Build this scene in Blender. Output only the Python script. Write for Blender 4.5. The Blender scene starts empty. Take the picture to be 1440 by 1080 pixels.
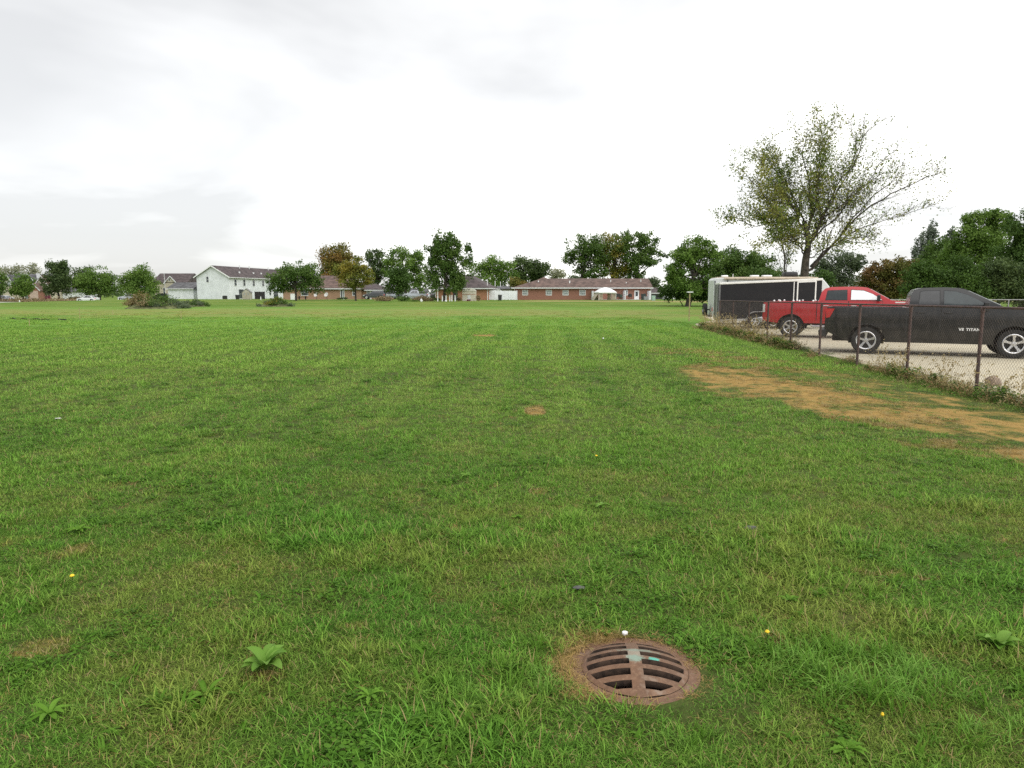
import bpy, bmesh, math, random
import numpy as np
from math import radians, sin, cos, pi, atan2, sqrt
from mathutils import Vector, Matrix

S = bpy.context.scene
COL = S.collection

# ------------------------------------------------------------------ camera
EYE = 1.65
HORIZON = 413.0                      # row of the horizon in the 1440x1080 photograph
PITCH = math.atan((540 - HORIZON) / 1000.0)
cam_d = bpy.data.cameras.new("camera")
cam_d.sensor_width = 36
cam_d.lens = 25.0
cam_d.clip_start = 0.05
cam_d.clip_end = 6000
cam = bpy.data.objects.new("camera", cam_d)
COL.objects.link(cam)
cam.location = (0, 0, EYE)
cam.rotation_euler = (radians(90) - PITCH, 0, 0)
S.camera = cam

# ------------------------------------------------------------------ world: overcast sky
SUN_EL, SUN_AZ = 60, 150             # degrees; azimuth clockwise from +Y
world = bpy.data.worlds.new("World")
S.world = world
world.use_nodes = True
wt = world.node_tree
wt.nodes.clear()
def wn(t, **k):
    n = wt.nodes.new(t)
    for a, b in k.items(): setattr(n, a, b)
    return n
w_out = wn('ShaderNodeOutputWorld')
w_sky = wn('ShaderNodeTexSky', sky_type='NISHITA', sun_disc=False)
w_sky.sun_elevation = radians(SUN_EL); w_sky.sun_rotation = radians(SUN_AZ)
w_b1 = wn('ShaderNodeBackground'); w_b1.inputs['Strength'].default_value = 0.05
w_hs = wn('ShaderNodeHueSaturation'); w_hs.inputs['Saturation'].default_value = .25
wt.links.new(w_sky.outputs[0], w_hs.inputs['Color']); wt.links.new(w_hs.outputs[0], w_b1.inputs['Color'])
w_tc = wn('ShaderNodeTexCoord')
w_sep = wn('ShaderNodeSeparateXYZ'); wt.links.new(w_tc.outputs['Generated'], w_sep.inputs[0])
# flat cloud layer: divide by elevation so that clouds crowd towards the horizon
w_add = wn('ShaderNodeMath', operation='ADD'); w_add.inputs[1].default_value = 0.11
wt.links.new(w_sep.outputs['Z'], w_add.inputs[0])
w_max = wn('ShaderNodeMath', operation='MAXIMUM'); w_max.inputs[1].default_value = 0.02
wt.links.new(w_add.outputs[0], w_max.inputs[0])
w_dx = wn('ShaderNodeMath', operation='DIVIDE'); w_dy = wn('ShaderNodeMath', operation='DIVIDE')
wt.links.new(w_sep.outputs['X'], w_dx.inputs[0]); wt.links.new(w_max.outputs[0], w_dx.inputs[1])
wt.links.new(w_sep.outputs['Y'], w_dy.inputs[0]); wt.links.new(w_max.outputs[0], w_dy.inputs[1])
w_cmb = wn('ShaderNodeCombineXYZ'); wt.links.new(w_dx.outputs[0], w_cmb.inputs[0]); wt.links.new(w_dy.outputs[0], w_cmb.inputs[1])
w_cmb.inputs[2].default_value = 3.7
w_n = wn('ShaderNodeTexNoise'); w_n.inputs['Scale'].default_value = 0.42; w_n.inputs['Detail'].default_value = 5
w_n.inputs['Roughness'].default_value = 0.5; w_n.inputs['Distortion'].default_value = 0.4
wt.links.new(w_cmb.outputs[0], w_n.inputs['Vector'])
w_r = wn('ShaderNodeValToRGB')
cr = w_r.color_ramp
cr.elements[0].position = 0.37; cr.elements[0].color = (0.28, 0.279, 0.274, 1)
cr.elements[1].position = 0.62; cr.elements[1].color = (0.74, 0.725, 0.69, 1)
e = cr.elements.new(0.50); e.color = (0.43, 0.428, 0.42, 1)
w_lr = wn('ShaderNodeMath', operation='MULTIPLY_ADD'); w_lr.inputs[1].default_value = .19
wt.links.new(w_sep.outputs['X'], w_lr.inputs[0]); wt.links.new(w_n.outputs['Fac'], w_lr.inputs[2]); wt.links.new(w_lr.outputs[0], w_r.inputs[0])
# the real overcast brightens towards the zenith
w_mr = wn('ShaderNodeMapRange'); w_mr.inputs['From Min'].default_value = 0.0; w_mr.inputs['From Max'].default_value = 0.7
w_mr.inputs['To Min'].default_value = 1.0; w_mr.inputs['To Max'].default_value = 1.5
wt.links.new(w_sep.outputs['Z'], w_mr.inputs['Value'])
w_b2 = wn('ShaderNodeBackground')
wt.links.new(w_r.outputs[0], w_b2.inputs['Color']); wt.links.new(w_mr.outputs[0], w_b2.inputs['Strength'])
w_s = wn('ShaderNodeAddShader')
wt.links.new(w_b1.outputs[0], w_s.inputs[0]); wt.links.new(w_b2.outputs[0], w_s.inputs[1])
wt.links.new(w_s.outputs[0], w_out.inputs['Surface'])

sun_d = bpy.data.lights.new("sun", 'SUN')
sun_d.energy = 1.25; sun_d.angle = radians(75); sun_d.color = (1, .97, .92)
sun = bpy.data.objects.new("sun", sun_d); COL.objects.link(sun)
_a, _e = radians(SUN_AZ), radians(SUN_EL)
sun.rotation_euler = Vector((sin(_a)*cos(_e), cos(_a)*cos(_e), sin(_e))).to_track_quat('Z', 'Y').to_euler()

S.view_settings.view_transform = 'Standard'
S.view_settings.look = 'None'
S.view_settings.gamma = 1
S.view_settings.exposure = 0.6
S.cycles.max_bounces = 6
S.cycles.transparent_max_bounces = 8
S.cycles.use_denoising = False

# ------------------------------------------------------------------ helpers
def U(px, py, Y):
    """X of the point seen in column px, row py at distance Y."""
    v = (540 - py) / 1000.0
    return (px - 720) / 1000.0 / (cos(PITCH) + v * sin(PITCH)) * Y
def Z(py, Y):
    v = (540 - py) / 1000.0
    return EYE + Y * (-sin(PITCH) + v * cos(PITCH)) / (cos(PITCH) + v * sin(PITCH))
def G(px, py):
    """flat-ground point under pixel"""
    v = (540 - py) / 1000.0
    Y = -EYE * (cos(PITCH) + v * sin(PITCH)) / (-sin(PITCH) + v * cos(PITCH))
    return U(px, py, Y), Y

def sst(x, a, b):
    t = np.clip((x - a) / (b - a), 0, 1)
    return t * t * (3 - 2 * t)
def fence_x(Y): return 7.3 + 0.07 * Y
def ground(x, y):
    x = np.asarray(x, float); y = np.asarray(y, float)
    far = sst(y, 85, 140)
    z = 0.45 * far * sst(x, -100, -76) - 0.32 * sst(y, 70, 150) * sst(-x, 76, 100)
    z = z - 0.12 * sst(x - fence_x(np.minimum(y, 60)), -3.2, -0.2) * (1 - sst(y, 60, 85))
    z = z + 0.05 * np.sin(x * .11 + 1) * np.sin(y * .07) * sst(y, 12, 40)
    return z
def gz(x, y): return float(ground(x, y))

_rs = np.random.RandomState(5)
_tab = _rs.rand(256, 256)
def vnoise(x, y):
    x = np.asarray(x, float); y = np.asarray(y, float)
    xi = np.floor(x).astype(int); yi = np.floor(y).astype(int)
    fx = x - xi; fy = y - yi
    fx = fx*fx*(3-2*fx); fy = fy*fy*(3-2*fy)
    a = _tab[xi % 256, yi % 256]; b = _tab[(xi+1) % 256, yi % 256]
    c = _tab[xi % 256, (yi+1) % 256]; d = _tab[(xi+1) % 256, (yi+1) % 256]
    return (a*(1-fx)+b*fx)*(1-fy) + (c*(1-fx)+d*fx)*fy
def fbm(x, y, o=4):
    s = 0; a = .5; t = 0
    for i in range(o):
        s = s + a*vnoise(x*2**i + 17*i, y*2**i + 31*i); t += a; a *= .5
    return s / t

# ---- materials
MATS = {}
def new_mat(name):
    m = bpy.data.materials.new(name); m.use_nodes = True
    nt = m.node_tree
    return m, nt, nt.nodes['Principled BSDF']
class NT:
    def __init__(s, nt): s.nt = nt
    def n(s, t, **k):
        o = s.nt.nodes.new(t)
        for a, b in k.items(): setattr(o, a, b)
        return o
    def l(s, a, b): s.nt.links.new(a, b)
    def put(s, sock, v):
        if isinstance(v, bpy.types.NodeSocket): s.l(v, sock)
        else:
            if isinstance(v, tuple) and len(v) == 3 and sock.type == 'RGBA': v = v + (1,)
            sock.default_value = v
    def m(s, op, a, b=0.0, c=None):
        o = s.n('ShaderNodeMath', operation=op); s.put(o.inputs[0], a); s.put(o.inputs[1], b)
        if c is not None: s.put(o.inputs[2], c)
        return o.outputs[0]
    def noise(s, vec, scale, detail=3, rough=.55, dist=0):
        o = s.n('ShaderNodeTexNoise'); s.l(vec, o.inputs['Vector'])
        o.inputs['Scale'].default_value = scale; o.inputs['Detail'].default_value = detail
        o.inputs['Roughness'].default_value = rough; o.inputs['Distortion'].default_value = dist
        return o.outputs['Fac']
    def ss(s, v, a, b, lo=0.0, hi=1.0):
        o = s.n('ShaderNodeMapRange', interpolation_type='SMOOTHSTEP')
        s.put(o.inputs['Value'], v); o.inputs['From Min'].default_value = a; o.inputs['From Max'].default_value = b
        o.inputs['To Min'].default_value = lo; o.inputs['To Max'].default_value = hi
        return o.outputs['Result']
    def mix(s, f, a, b, blend='MIX'):
        o = s.n('ShaderNodeMix', data_type='RGBA', blend_type=blend)
        s.put(o.inputs[0], f); s.put(o.inputs[6], a); s.put(o.inputs[7], b)
        return o.outputs[2]

def mat(name, col, rough=.6, metal=0, var=.12, vscale=6., col2=None, bump=0, bscale=40, spec=.5, coat=0):
    """principled material whose colour wanders with an object-space noise"""
    if name in MATS: return MATS[name]
    m, nt, b = new_mat(name)
    t = NT(nt)
    tc = t.n('ShaderNodeTexCoord').outputs['Object']
    f = t.noise(tc, vscale, 4)
    c2 = col2 if col2 else tuple(min(1, c*(1-var*2)) for c in col)
    c1 = col if col2 else tuple(min(1, c*(1+var)) for c in col)
    t.l(t.mix(t.ss(f, .35, .65), c1, c2), b.inputs['Base Color'])
    b.inputs['Roughness'].default_value = rough
    b.inputs['Metallic'].default_value = metal
    b.inputs['Specular IOR Level'].default_value = spec
    b.inputs['Coat Weight'].default_value = coat
    b.inputs['Coat Roughness'].default_value = .08
    if bump:
        bp = t.n('ShaderNodeBump'); bp.inputs['Strength'].default_value = bump; bp.inputs['Distance'].default_value = .02
        t.l(t.noise(tc, bscale, 5), bp.inputs['Height']); t.l(bp.outputs[0], b.inputs['Normal'])
    MATS[name] = m
    return m

# ---- mesh collector
class MB:
    def __init__(s): s.v = []; s.f = []
    def box(s, x0, x1, y0, y1, z0, z1):
        n = len(s.v)
        s.v += [(x0,y0,z0),(x1,y0,z0),(x1,y1,z0),(x0,y1,z0),(x0,y0,z1),(x1,y0,z1),(x1,y1,z1),(x0,y1,z1)]
        s.f += [tuple(n+i for i in q) for q in ((0,3,2,1),(4,5,6,7),(0,1,5,4),(1,2,6,5),(2,3,7,6),(3,0,4,7))]
        return s
    def solid(s, pts, faces):
        n = len(s.v); s.v += [tuple(p) for p in pts]; s.f += [tuple(n+i for i in q) for q in faces]
        return s
    def prism(s, poly, y0, y1):
        """poly in (x, z), extruded along y"""
        n = len(s.v); k = len(poly)
        s.v += [(x, y0, z) for x, z in poly] + [(x, y1, z) for x, z in poly]
        s.f += [tuple(n+i for i in range(k)), tuple(n+k+i for i in reversed(range(k)))]
        s.f += [(n+(i+1) % k, n+i, n+k+i, n+k+(i+1) % k) for i in range(k)]
        return s
    def prism_yz(s, poly, x0, x1):
        n = len(s.v); k = len(poly)
        s.v += [(x0, y, z) for y, z in poly] + [(x1, y, z) for y, z in poly]
        s.f += [tuple(n+i for i in reversed(range(k))), tuple(n+k+i for i in range(k))]
        s.f += [(n+i, n+(i+1) % k, n+k+(i+1) % k, n+k+i) for i in range(k)]
        return s
    def tube(s, pts, rad, k=6, cap=True):
        pts = [Vector(p) for p in pts]; base = len(s.v)
        if not hasattr(rad, '__len__'): rad = [rad]*len(pts)
        up = Vector((0, 0, 1))
        ref = None
        for i, p in enumerate(pts):
            d = (pts[min(i+1, len(pts)-1)] - pts[max(i-1, 0)]).normalized()
            if ref is None:
                ref = d.cross(up) if abs(d.z) < .95 else d.cross(Vector((1, 0, 0)))
            a = (ref - d*ref.dot(d)).normalized(); ref = a
            b = d.cross(a)
            for j in range(k):
                t = 2*pi*j/k
                q = p + (a*cos(t) + b*sin(t))*rad[i]
                s.v.append(tuple(q))
        for i in range(len(pts)-1):
            for j in range(k):
                s.f.append((base+i*k+j, base+i*k+(j+1) % k, base+(i+1)*k+(j+1) % k, base+(i+1)*k+j))
        if cap:
            s.f.append(tuple(base+j for j in reversed(range(k))))
            s.f.append(tuple(base+(len(pts)-1)*k+j for j in range(k)))
        return s
    def lathe(s, prof, k=32, axis='y', c=(0, 0, 0), closed=False):
        """prof: (radius, along)"""
        base = len(s.v); m = len(prof)
        for j in range(k):
            t = 2*pi*j/k
            for r, a in prof:
                if axis == 'y': s.v.append((c[0]+r*cos(t), c[1]+a, c[2]+r*sin(t)))
                else: s.v.append((c[0]+r*cos(t), c[1]+r*sin(t), c[2]+a))
        rng = m if closed else m-1
        for j in range(k):
            for i in range(rng):
                i2 = (i+1) % m
                s.f.append((base+j*m+i, base+((j+1) % k)*m+i, base+((j+1) % k)*m+i2, base+j*m+i2))
        return s
    def build(s, name, material, parent=None, bevel=0, smooth=35, loc=None):
        me = bpy.data.meshes.new(name)
        me.from_pydata(s.v, [], s.f)
        me.update()
        bm = bmesh.new(); bm.from_mesh(me); bmesh.ops.recalc_face_normals(bm, faces=bm.faces); bm.to_mesh(me); bm.free()
        return link(name, me, material, parent, bevel, smooth, loc)
def link(name, me, material, parent=None, bevel=0, smooth=35, loc=None):
    o = bpy.data.objects.new(name, me); COL.objects.link(o)
    if material: me.materials.append(material)
    if parent: o.parent = parent
    if loc: o.location = loc
    if bevel:
        m = o.modifiers.new('bevel', 'BEVEL'); m.width = bevel; m.segments = 2; m.limit_method = 'ANGLE'; m.angle_limit = radians(40)
    if smooth and len(me.polygons):
        me.polygons.foreach_set('use_smooth', [True]*len(me.polygons))
        me.set_sharp_from_angle(angle=radians(smooth))
    return o
def tag(o, label=None, cat=None, group=None, kind=None):
    if label: o['label'] = label
    if cat: o['category'] = cat
    if group: o['group'] = group
    if kind: o['kind'] = kind
    return o
def empty(name, loc, rz, label, cat, group=None):
    o = bpy.data.objects.new(name, None); COL.objects.link(o)
    o.location = loc; o.rotation_euler = (0, 0, rz)
    o.empty_display_size = .3
    return tag(o, label, cat, group)
def np_mesh(name, V, F4, tint=None):
    """fast quad mesh from arrays"""
    me = bpy.data.meshes.new(name)
    V = np.asarray(V, np.float32); F4 = np.asarray(F4, np.int32)
    me.vertices.add(len(V)); me.vertices.foreach_set('co', V.ravel())
    k = F4.shape[1]
    me.loops.add(F4.size); me.loops.foreach_set('vertex_index', F4.ravel())
    me.polygons.add(len(F4)); me.polygons.foreach_set('loop_start', np.arange(0, F4.size, k, dtype=np.int32))
    me.update(calc_edges=True)
    if tint is not None:
        a = me.attributes.new('tint', 'FLOAT', 'POINT'); a.data.foreach_set('value', np.asarray(tint, np.float32))
    return me

# ------------------------------------------------------------------ lawn colour (by place on the ground)
DRAIN = G(892, 943)
BROWN = [  # x, y, rx, ry, strength: burnt patches
    (4.5, 13.7, 1.15, 2.7, 1.0), (5.0, 11.3, 1.1, 2.6, 1.0), (5.9, 9.3, 1.3, 2.0, .95), (6.2, 7.3, 1.3, 1.5, .9), (7.4, 8.6, 1.4, 2.2, .8), (6.3, 6.5, 1.4, 1.2, .7),
    (6.9, 10.6, 1.0, 2.8, .6), (6.2, 14.5, 1.6, 4.0, .5), (5.0, 19.0, 1.5, 3.0, .38), (5.2, 7.8, 1.0, .9, .5), (3.9, 12.2, .9, 1.5, .55),
]
for px, py, rx, ry, s_ in ((752, 577, .16, .5, .75), (65, 912, .20, .13, .55), (500, 888, .14, .10, .4), (378, 952, .09, .05, .5),
                           (1290, 800, .5, .22, .35), (758, 692, .10, .12, .4), (60, 770, .5, .3, .3), (1080, 905, .1, .08, .3),
                           (680, 473, .5, .8, .9), (795, 520, .15, .6, .35)):
    gx, gy = G(px, py); BROWN.append((gx, gy, rx, ry, s_))
BROWN.append((DRAIN[0]-.03, DRAIN[1]+.01, .315, .31, 1.1))

def lawn_group():
    g = bpy.data.node_groups.new('lawn_colour', 'ShaderNodeTree')
    g.interface.new_socket('Colour', in_out='OUTPUT', socket_type='NodeSocketColor')
    g.interface.new_socket('Dead', in_out='OUTPUT', socket_type='NodeSocketFloat')
    t = NT(g)
    out = t.n('NodeGroupOutput')
    pos = t.n('ShaderNodeNewGeometry').outputs['Position']
    sp = t.n('ShaderNodeSeparateXYZ'); t.l(pos, sp.inputs[0])
    flat = t.n('ShaderNodeCombineXYZ'); t.l(sp.outputs[0], flat.inputs[0]); t.l(sp.outputs[1], flat.inputs[1])
    P = flat.outputs[0]; X, Y = sp.outputs[0], sp.outputs[1]
    n1 = t.noise(P, .16, 3); n2 = t.noise(P, .9, 4, .6); n3 = t.noise(P, 5, 3); n4 = t.noise(P, .035, 2)
    lush = (.086, .215, .027); mid = (.140, .275, .038); pale = (.225, .305, .064); olive = (.17, .22, .042)
    c = t.mix(t.ss(n1, .38, .62), lush, mid)
    c = t.mix(t.m('MULTIPLY', t.ss(n2, .5, .68), .6), c, pale)
    # mowing stripes, parallel to the far view
    st = t.m('SINE', t.m('MULTIPLY', t.m('ADD', X, t.m('MULTIPLY', Y, -.045)), 4.6))
    st = t.m('MULTIPLY', t.m('MULTIPLY', t.ss(st, -.5, .5), t.ss(Y, 6, 12)), t.ss(Y, 45, 30))
    c = t.mix(t.m('MULTIPLY', st, .6), c, (.20, .33, .06))
    c = t.mix(t.m('MULTIPLY', t.ss(Y, 4.5, 12), .3), c, (.19, .33, .062))
    # thinner, more olive turf close by
    near = t.m('MULTIPLY', t.ss(Y, 7.5, 4.5), t.ss(n2, .40, .6))
    c = t.mix(t.m('MULTIPLY', near, .55), c, olive)
    # faint rows across
    # dry band half way out
    nb = t.noise(P, .11, 4, .6)
    band = t.m('MULTIPLY', t.ss(t.m('ADD', Y, t.m('MULTIPLY', nb, 24)), 54, 72), t.ss(t.m('ADD', Y, t.m('MULTIPLY', nb, 24)), 98, 84))
    c = t.mix(t.m('MULTIPLY', band, t.ss(t.noise(P, .22, 4, .7), .34, .58, .25, .95)), c, (.23, .25, .07))
    far = t.ss(Y, 78, 95)
    c = t.mix(far, c, t.mix(t.ss(nb, .4, .6), (.105, .19, .026), (.17, .225, .045)))
    # thin dry strip in front of the long brick house
    line = t.m('MULTIPLY', t.m('MULTIPLY', t.ss(Y, 116, 121), t.ss(Y, 131, 127)), t.ss(X, -2, 6))
    c = t.mix(t.m('MULTIPLY', line, .7), c, (.36, .28, .13))
    # dead patches
    mask = None
    for (ex, ey, rx, ry, s_) in BROWN:
        dx = t.m('DIVIDE', t.m('SUBTRACT', X, ex), rx); dy = t.m('DIVIDE', t.m('SUBTRACT', Y, ey), ry)
        d = t.m('SQRT', t.m('ADD', t.m('MULTIPLY', dx, dx), t.m('MULTIPLY', dy, dy)))
        v = t.m('MULTIPLY', t.ss(d, 1.25, .55), s_)
        mask = v if mask is None else t.m('MAXIMUM', mask, v)
    n5 = t.noise(P, 2.2, 5, .65)
    mk0 = t.ss(t.m('ADD', mask, t.m('ADD', t.m('MULTIPLY', t.m('SUBTRACT', n5, .5), 3.0), t.m('MULTIPLY', t.m('SUBTRACT', t.noise(P, .8, 4, .6), .5), 2.4))), .25, 1.05)
    mk = t.m('MULTIPLY', mk0, t.ss(mask, .05, .3))
    c = t.mix(mk, c, t.mix(n3, (.33, .20, .06), (.46, .30, .10)))
    t.l(c, out.inputs['Colour']); t.l(mk, out.inputs['Dead'])
    return g
LAWN = lawn_group()

def blade_mat(name, straw=(.36, .29, .13), dark=1.0, lawn=True, a=(.06, .12, .02), b=(.1, .17, .03), transl=.3, rough=.55):
    m, nt, bs = new_mat(name); t = NT(nt)
    tint = t.n('ShaderNodeAttribute', attribute_name='tint').outputs['Fac']
    if lawn:
        g = t.n('ShaderNodeGroup'); g.node_tree = LAWN
        c = g.outputs['Colour']
        c = t.mix(1.0, c, t.mix(t.ss(tint, 0, .85), (.50, .52, .46), (1.85, 1.68, 1.75)), 'MULTIPLY')
        # straw blades: more of them where the turf is dead
        thr = t.m('SUBTRACT', .93, t.m('MULTIPLY', g.outputs['Dead'], .75))
        st = t.m('GREATER_THAN', tint, thr)
        c = t.mix(st, c, straw)
    else:
        c = t.mix(tint, a, b)
    t.l(c, bs.inputs['Base Color']); bs.inputs['Roughness'].default_value = rough
    bs.inputs['Specular IOR Level'].default_value = .07
    tr = t.n('ShaderNodeBsdfTranslucent'); t.l(c, tr.inputs['Color'])
    mx = t.n('ShaderNodeMixShader'); mx.inputs[0].default_value = transl
    t.l(bs.outputs[0], mx.inputs[1]); t.l(tr.outputs[0], mx.inputs[2])
    out = nt.nodes['Material Output']; t.l(mx.outputs[0], out.inputs['Surface'])
    return m

# ------------------------------------------------------------------ ground sheet
def make_ground():
    dx, dy = DRAIN
    h = .5
    xs = sorted(set(list(np.round(np.concatenate([-np.geomspace(2500, 60, 14), np.linspace(-58, 58, 59), np.geomspace(60, 2500, 14)]), 3)) + [dx-h, dx+h]))
    ys = sorted(set(list(np.round(np.concatenate([[-60, -20, -5], np.linspace(0, 60, 41), np.linspace(62, 180, 48), np.geomspace(185, 4000, 16)]), 3)) + [dy-h, dy+h]))
    xs = [x for x in xs if not (dx-h < x < dx+h)]; ys = [y for y in ys if not (dy-h < y < dy+h)]
    V = [(x, y, gz(x, y)) for y in ys for x in xs]
    nx = len(xs); F = []
    for j in range(len(ys)-1):
        for i in range(nx-1):
            if abs(xs[i]-(dx-h)) < 1e-6 and abs(ys[j]-(dy-h)) < 1e-6: continue
            F.append((j*nx+i, j*nx+i+1, (j+1)*nx+i+1, (j+1)*nx+i))
    # the turf round the drain: a square with a round hole
    K = 64; rh = .285
    def sq(t):
        c, s_ = cos(t), sin(t); k = h/max(abs(c), abs(s_)); return (dx+c*k, dy+s_*k, 0)
    rings = []
    for q in (0, .25, .6, 1):
        b = len(V)
        for j in range(K):
            t = 2*pi*j/K + pi/4
            a = (dx+rh*cos(t), dy+rh*sin(t), .012); e_ = sq(t)
            V.append(tuple(a[i]*(1-q)+e_[i]*q for i in range(3)))
        rings.append(b)
    for r0, r1 in zip(rings, rings[1:]):
        for j in range(K): F.append((r0+j, r0+(j+1) % K, r1+(j+1) % K, r1+j))
    # earth shoulder down the hole
    b = len(V)
    for j in range(K):
        t = 2*pi*j/K + pi/4
        V.append((dx+rh*cos(t), dy+rh*sin(t), -.1))
    for j in range(K): F.append((b+j, b+(j+1) % K, rings[0]+(j+1) % K, rings[0]+j))
    me = bpy.data.meshes.new('lawn'); me.from_pydata(V, [], F); me.update()
    m, nt, bs = new_mat('turf_ground'); t = NT(nt)
    g = t.n('ShaderNodeGroup'); g.node_tree = LAWN
    pos = t.n('ShaderNodeNewGeometry').outputs['Position']
    sp = t.n('ShaderNodeSeparateXYZ'); t.l(pos, sp.inputs[0])
    fine = t.noise(pos, 28, 4, .7); fine2 = t.noise(pos, 3.5, 5, .7)
    soil = t.mix(fine, (.085, .075, .028), (.028, .03, .011))
    nearf = t.ss(sp.outputs[1], 14, 42)          # under the blades: thatch; further out the turf reads whole
    c = t.mix(t.m('MAXIMUM', t.m('ADD', t.m('MULTIPLY', nearf, .8), .2), t.m('MULTIPLY', g.outputs['Dead'], .85)), soil, g.outputs['Colour'])
    c = t.mix(t.ss(fine2, .3, .7), c, t.mix(1.0, c, (.78, .8, .75), 'MULTIPLY'))
    t.l(c, bs.inputs['Base Color']); bs.inputs['Roughness'].default_value = .95; bs.inputs['Specular IOR Level'].default_value = .1
    bp = t.n('ShaderNodeBump'); bp.inputs['Strength'].default_value = .5; bp.inputs['Distance'].default_value = .05
    t.l(t.m('ADD', fine, fine2), bp.inputs['Height']); t.l(bp.outputs[0], bs.inputs['Normal'])
    o = link('lawn', me, m, smooth=60); tag(o, kind='structure')
    return o
make_ground()

# gravel and concrete yard behind the fence
def make_yard():
    V = []; F = []
    zl = -.08
    ys = [-6, 2, 8, 12, 16, 20, 24, 28, 32, 35, 37, 39.5, 42, 48, 56]
    lefts = [fence_x(y)+.12 for y in ys]
    lefts[-5] = fence_x(35)-.25; lefts[-4] = 10.0; lefts[-3] = 10.6; lefts[-2] = 13.5; lefts[-1] = 15
    for y, x0 in zip(ys, lefts):
        for x in (x0, x0+.5, x0+2, x0+6, x0+12, 48, 75): V.append((x, y, zl + (-.05 if x == x0 else 0)))
    k = 7
    for j in range(len(ys)-1):
        for i in range(k-1): F.append((j*k+i, j*k+i+1, (j+1)*k+i+1, (j+1)*k+i))
    me = bpy.data.meshes.new('gravel_yard'); me.from_pydata(V, [], F); me.update()
    m, nt, bs = new_mat('yard_concrete'); t = NT(nt)
    pos = t.n('ShaderNodeNewGeometry').outputs['Position']
    a = t.noise(pos, .5, 4); b = t.noise(pos, 6, 5, .7); vor = t.n('ShaderNodeTexVoronoi'); vor.inputs['Scale'].default_value = 28
    t.l(pos, vor.inputs['Vector'])
    c = t.mix(t.ss(a, .35, .65), (.50, .44, .31), (.42, .37, .26))
    c = t.mix(t.ss(b, .4, .75), c, (.5, .46, .36))
    c = t.mix(t.ss(t.noise(pos, .9, 6, .7), .6, .72), c, (.22, .2, .15))
    t.l(c, bs.inputs['Base Color']); bs.inputs['Roughness'].default_value = .9
    bp = t.n('ShaderNodeBump'); bp.inputs['Strength'].default_value = .6; bp.inputs['Distance'].default_value = .015
    t.l(vor.outputs['Distance'], bp.inputs['Height']); t.l(bp.outputs[0], bs.inputs['Normal'])
    tag(link('gravel_yard', me, m, smooth=0), kind='structure')
make_yard()

# the street on the left
def strip(name, pts, w, z, m):
    mb = MB(); P = [Vector((x, y, 0)) for x, y in pts]
    n = len(P)
    for i, p in enumerate(P):
        d = (P[min(i+1, n-1)]-P[max(i-1, 0)]).normalized(); q = Vector((-d.y, d.x, 0))
        for s_ in (-1, 1):
            a = p+q*s_*w/2; mb.v.append((a.x, a.y, gz(a.x, a.y)+z))
    for i in range(n-1): mb.f.append((2*i, 2*i+1, 2*i+3, 2*i+2))
    return mb.build(name, m, smooth=0)
asphalt = mat('street_asphalt', (.5, .49, .47), .9, var=.1, vscale=2, bump=.3)
road_pts = [(-420, 158), (-250, 158), (-180, 158), (-140, 159), (-112, 160), (-104, 162), (-99, 167), (-98, 176), (-99, 200), (-102, 300)]
tag(strip('road', road_pts, 11, .10, asphalt), kind='structure')

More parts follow.
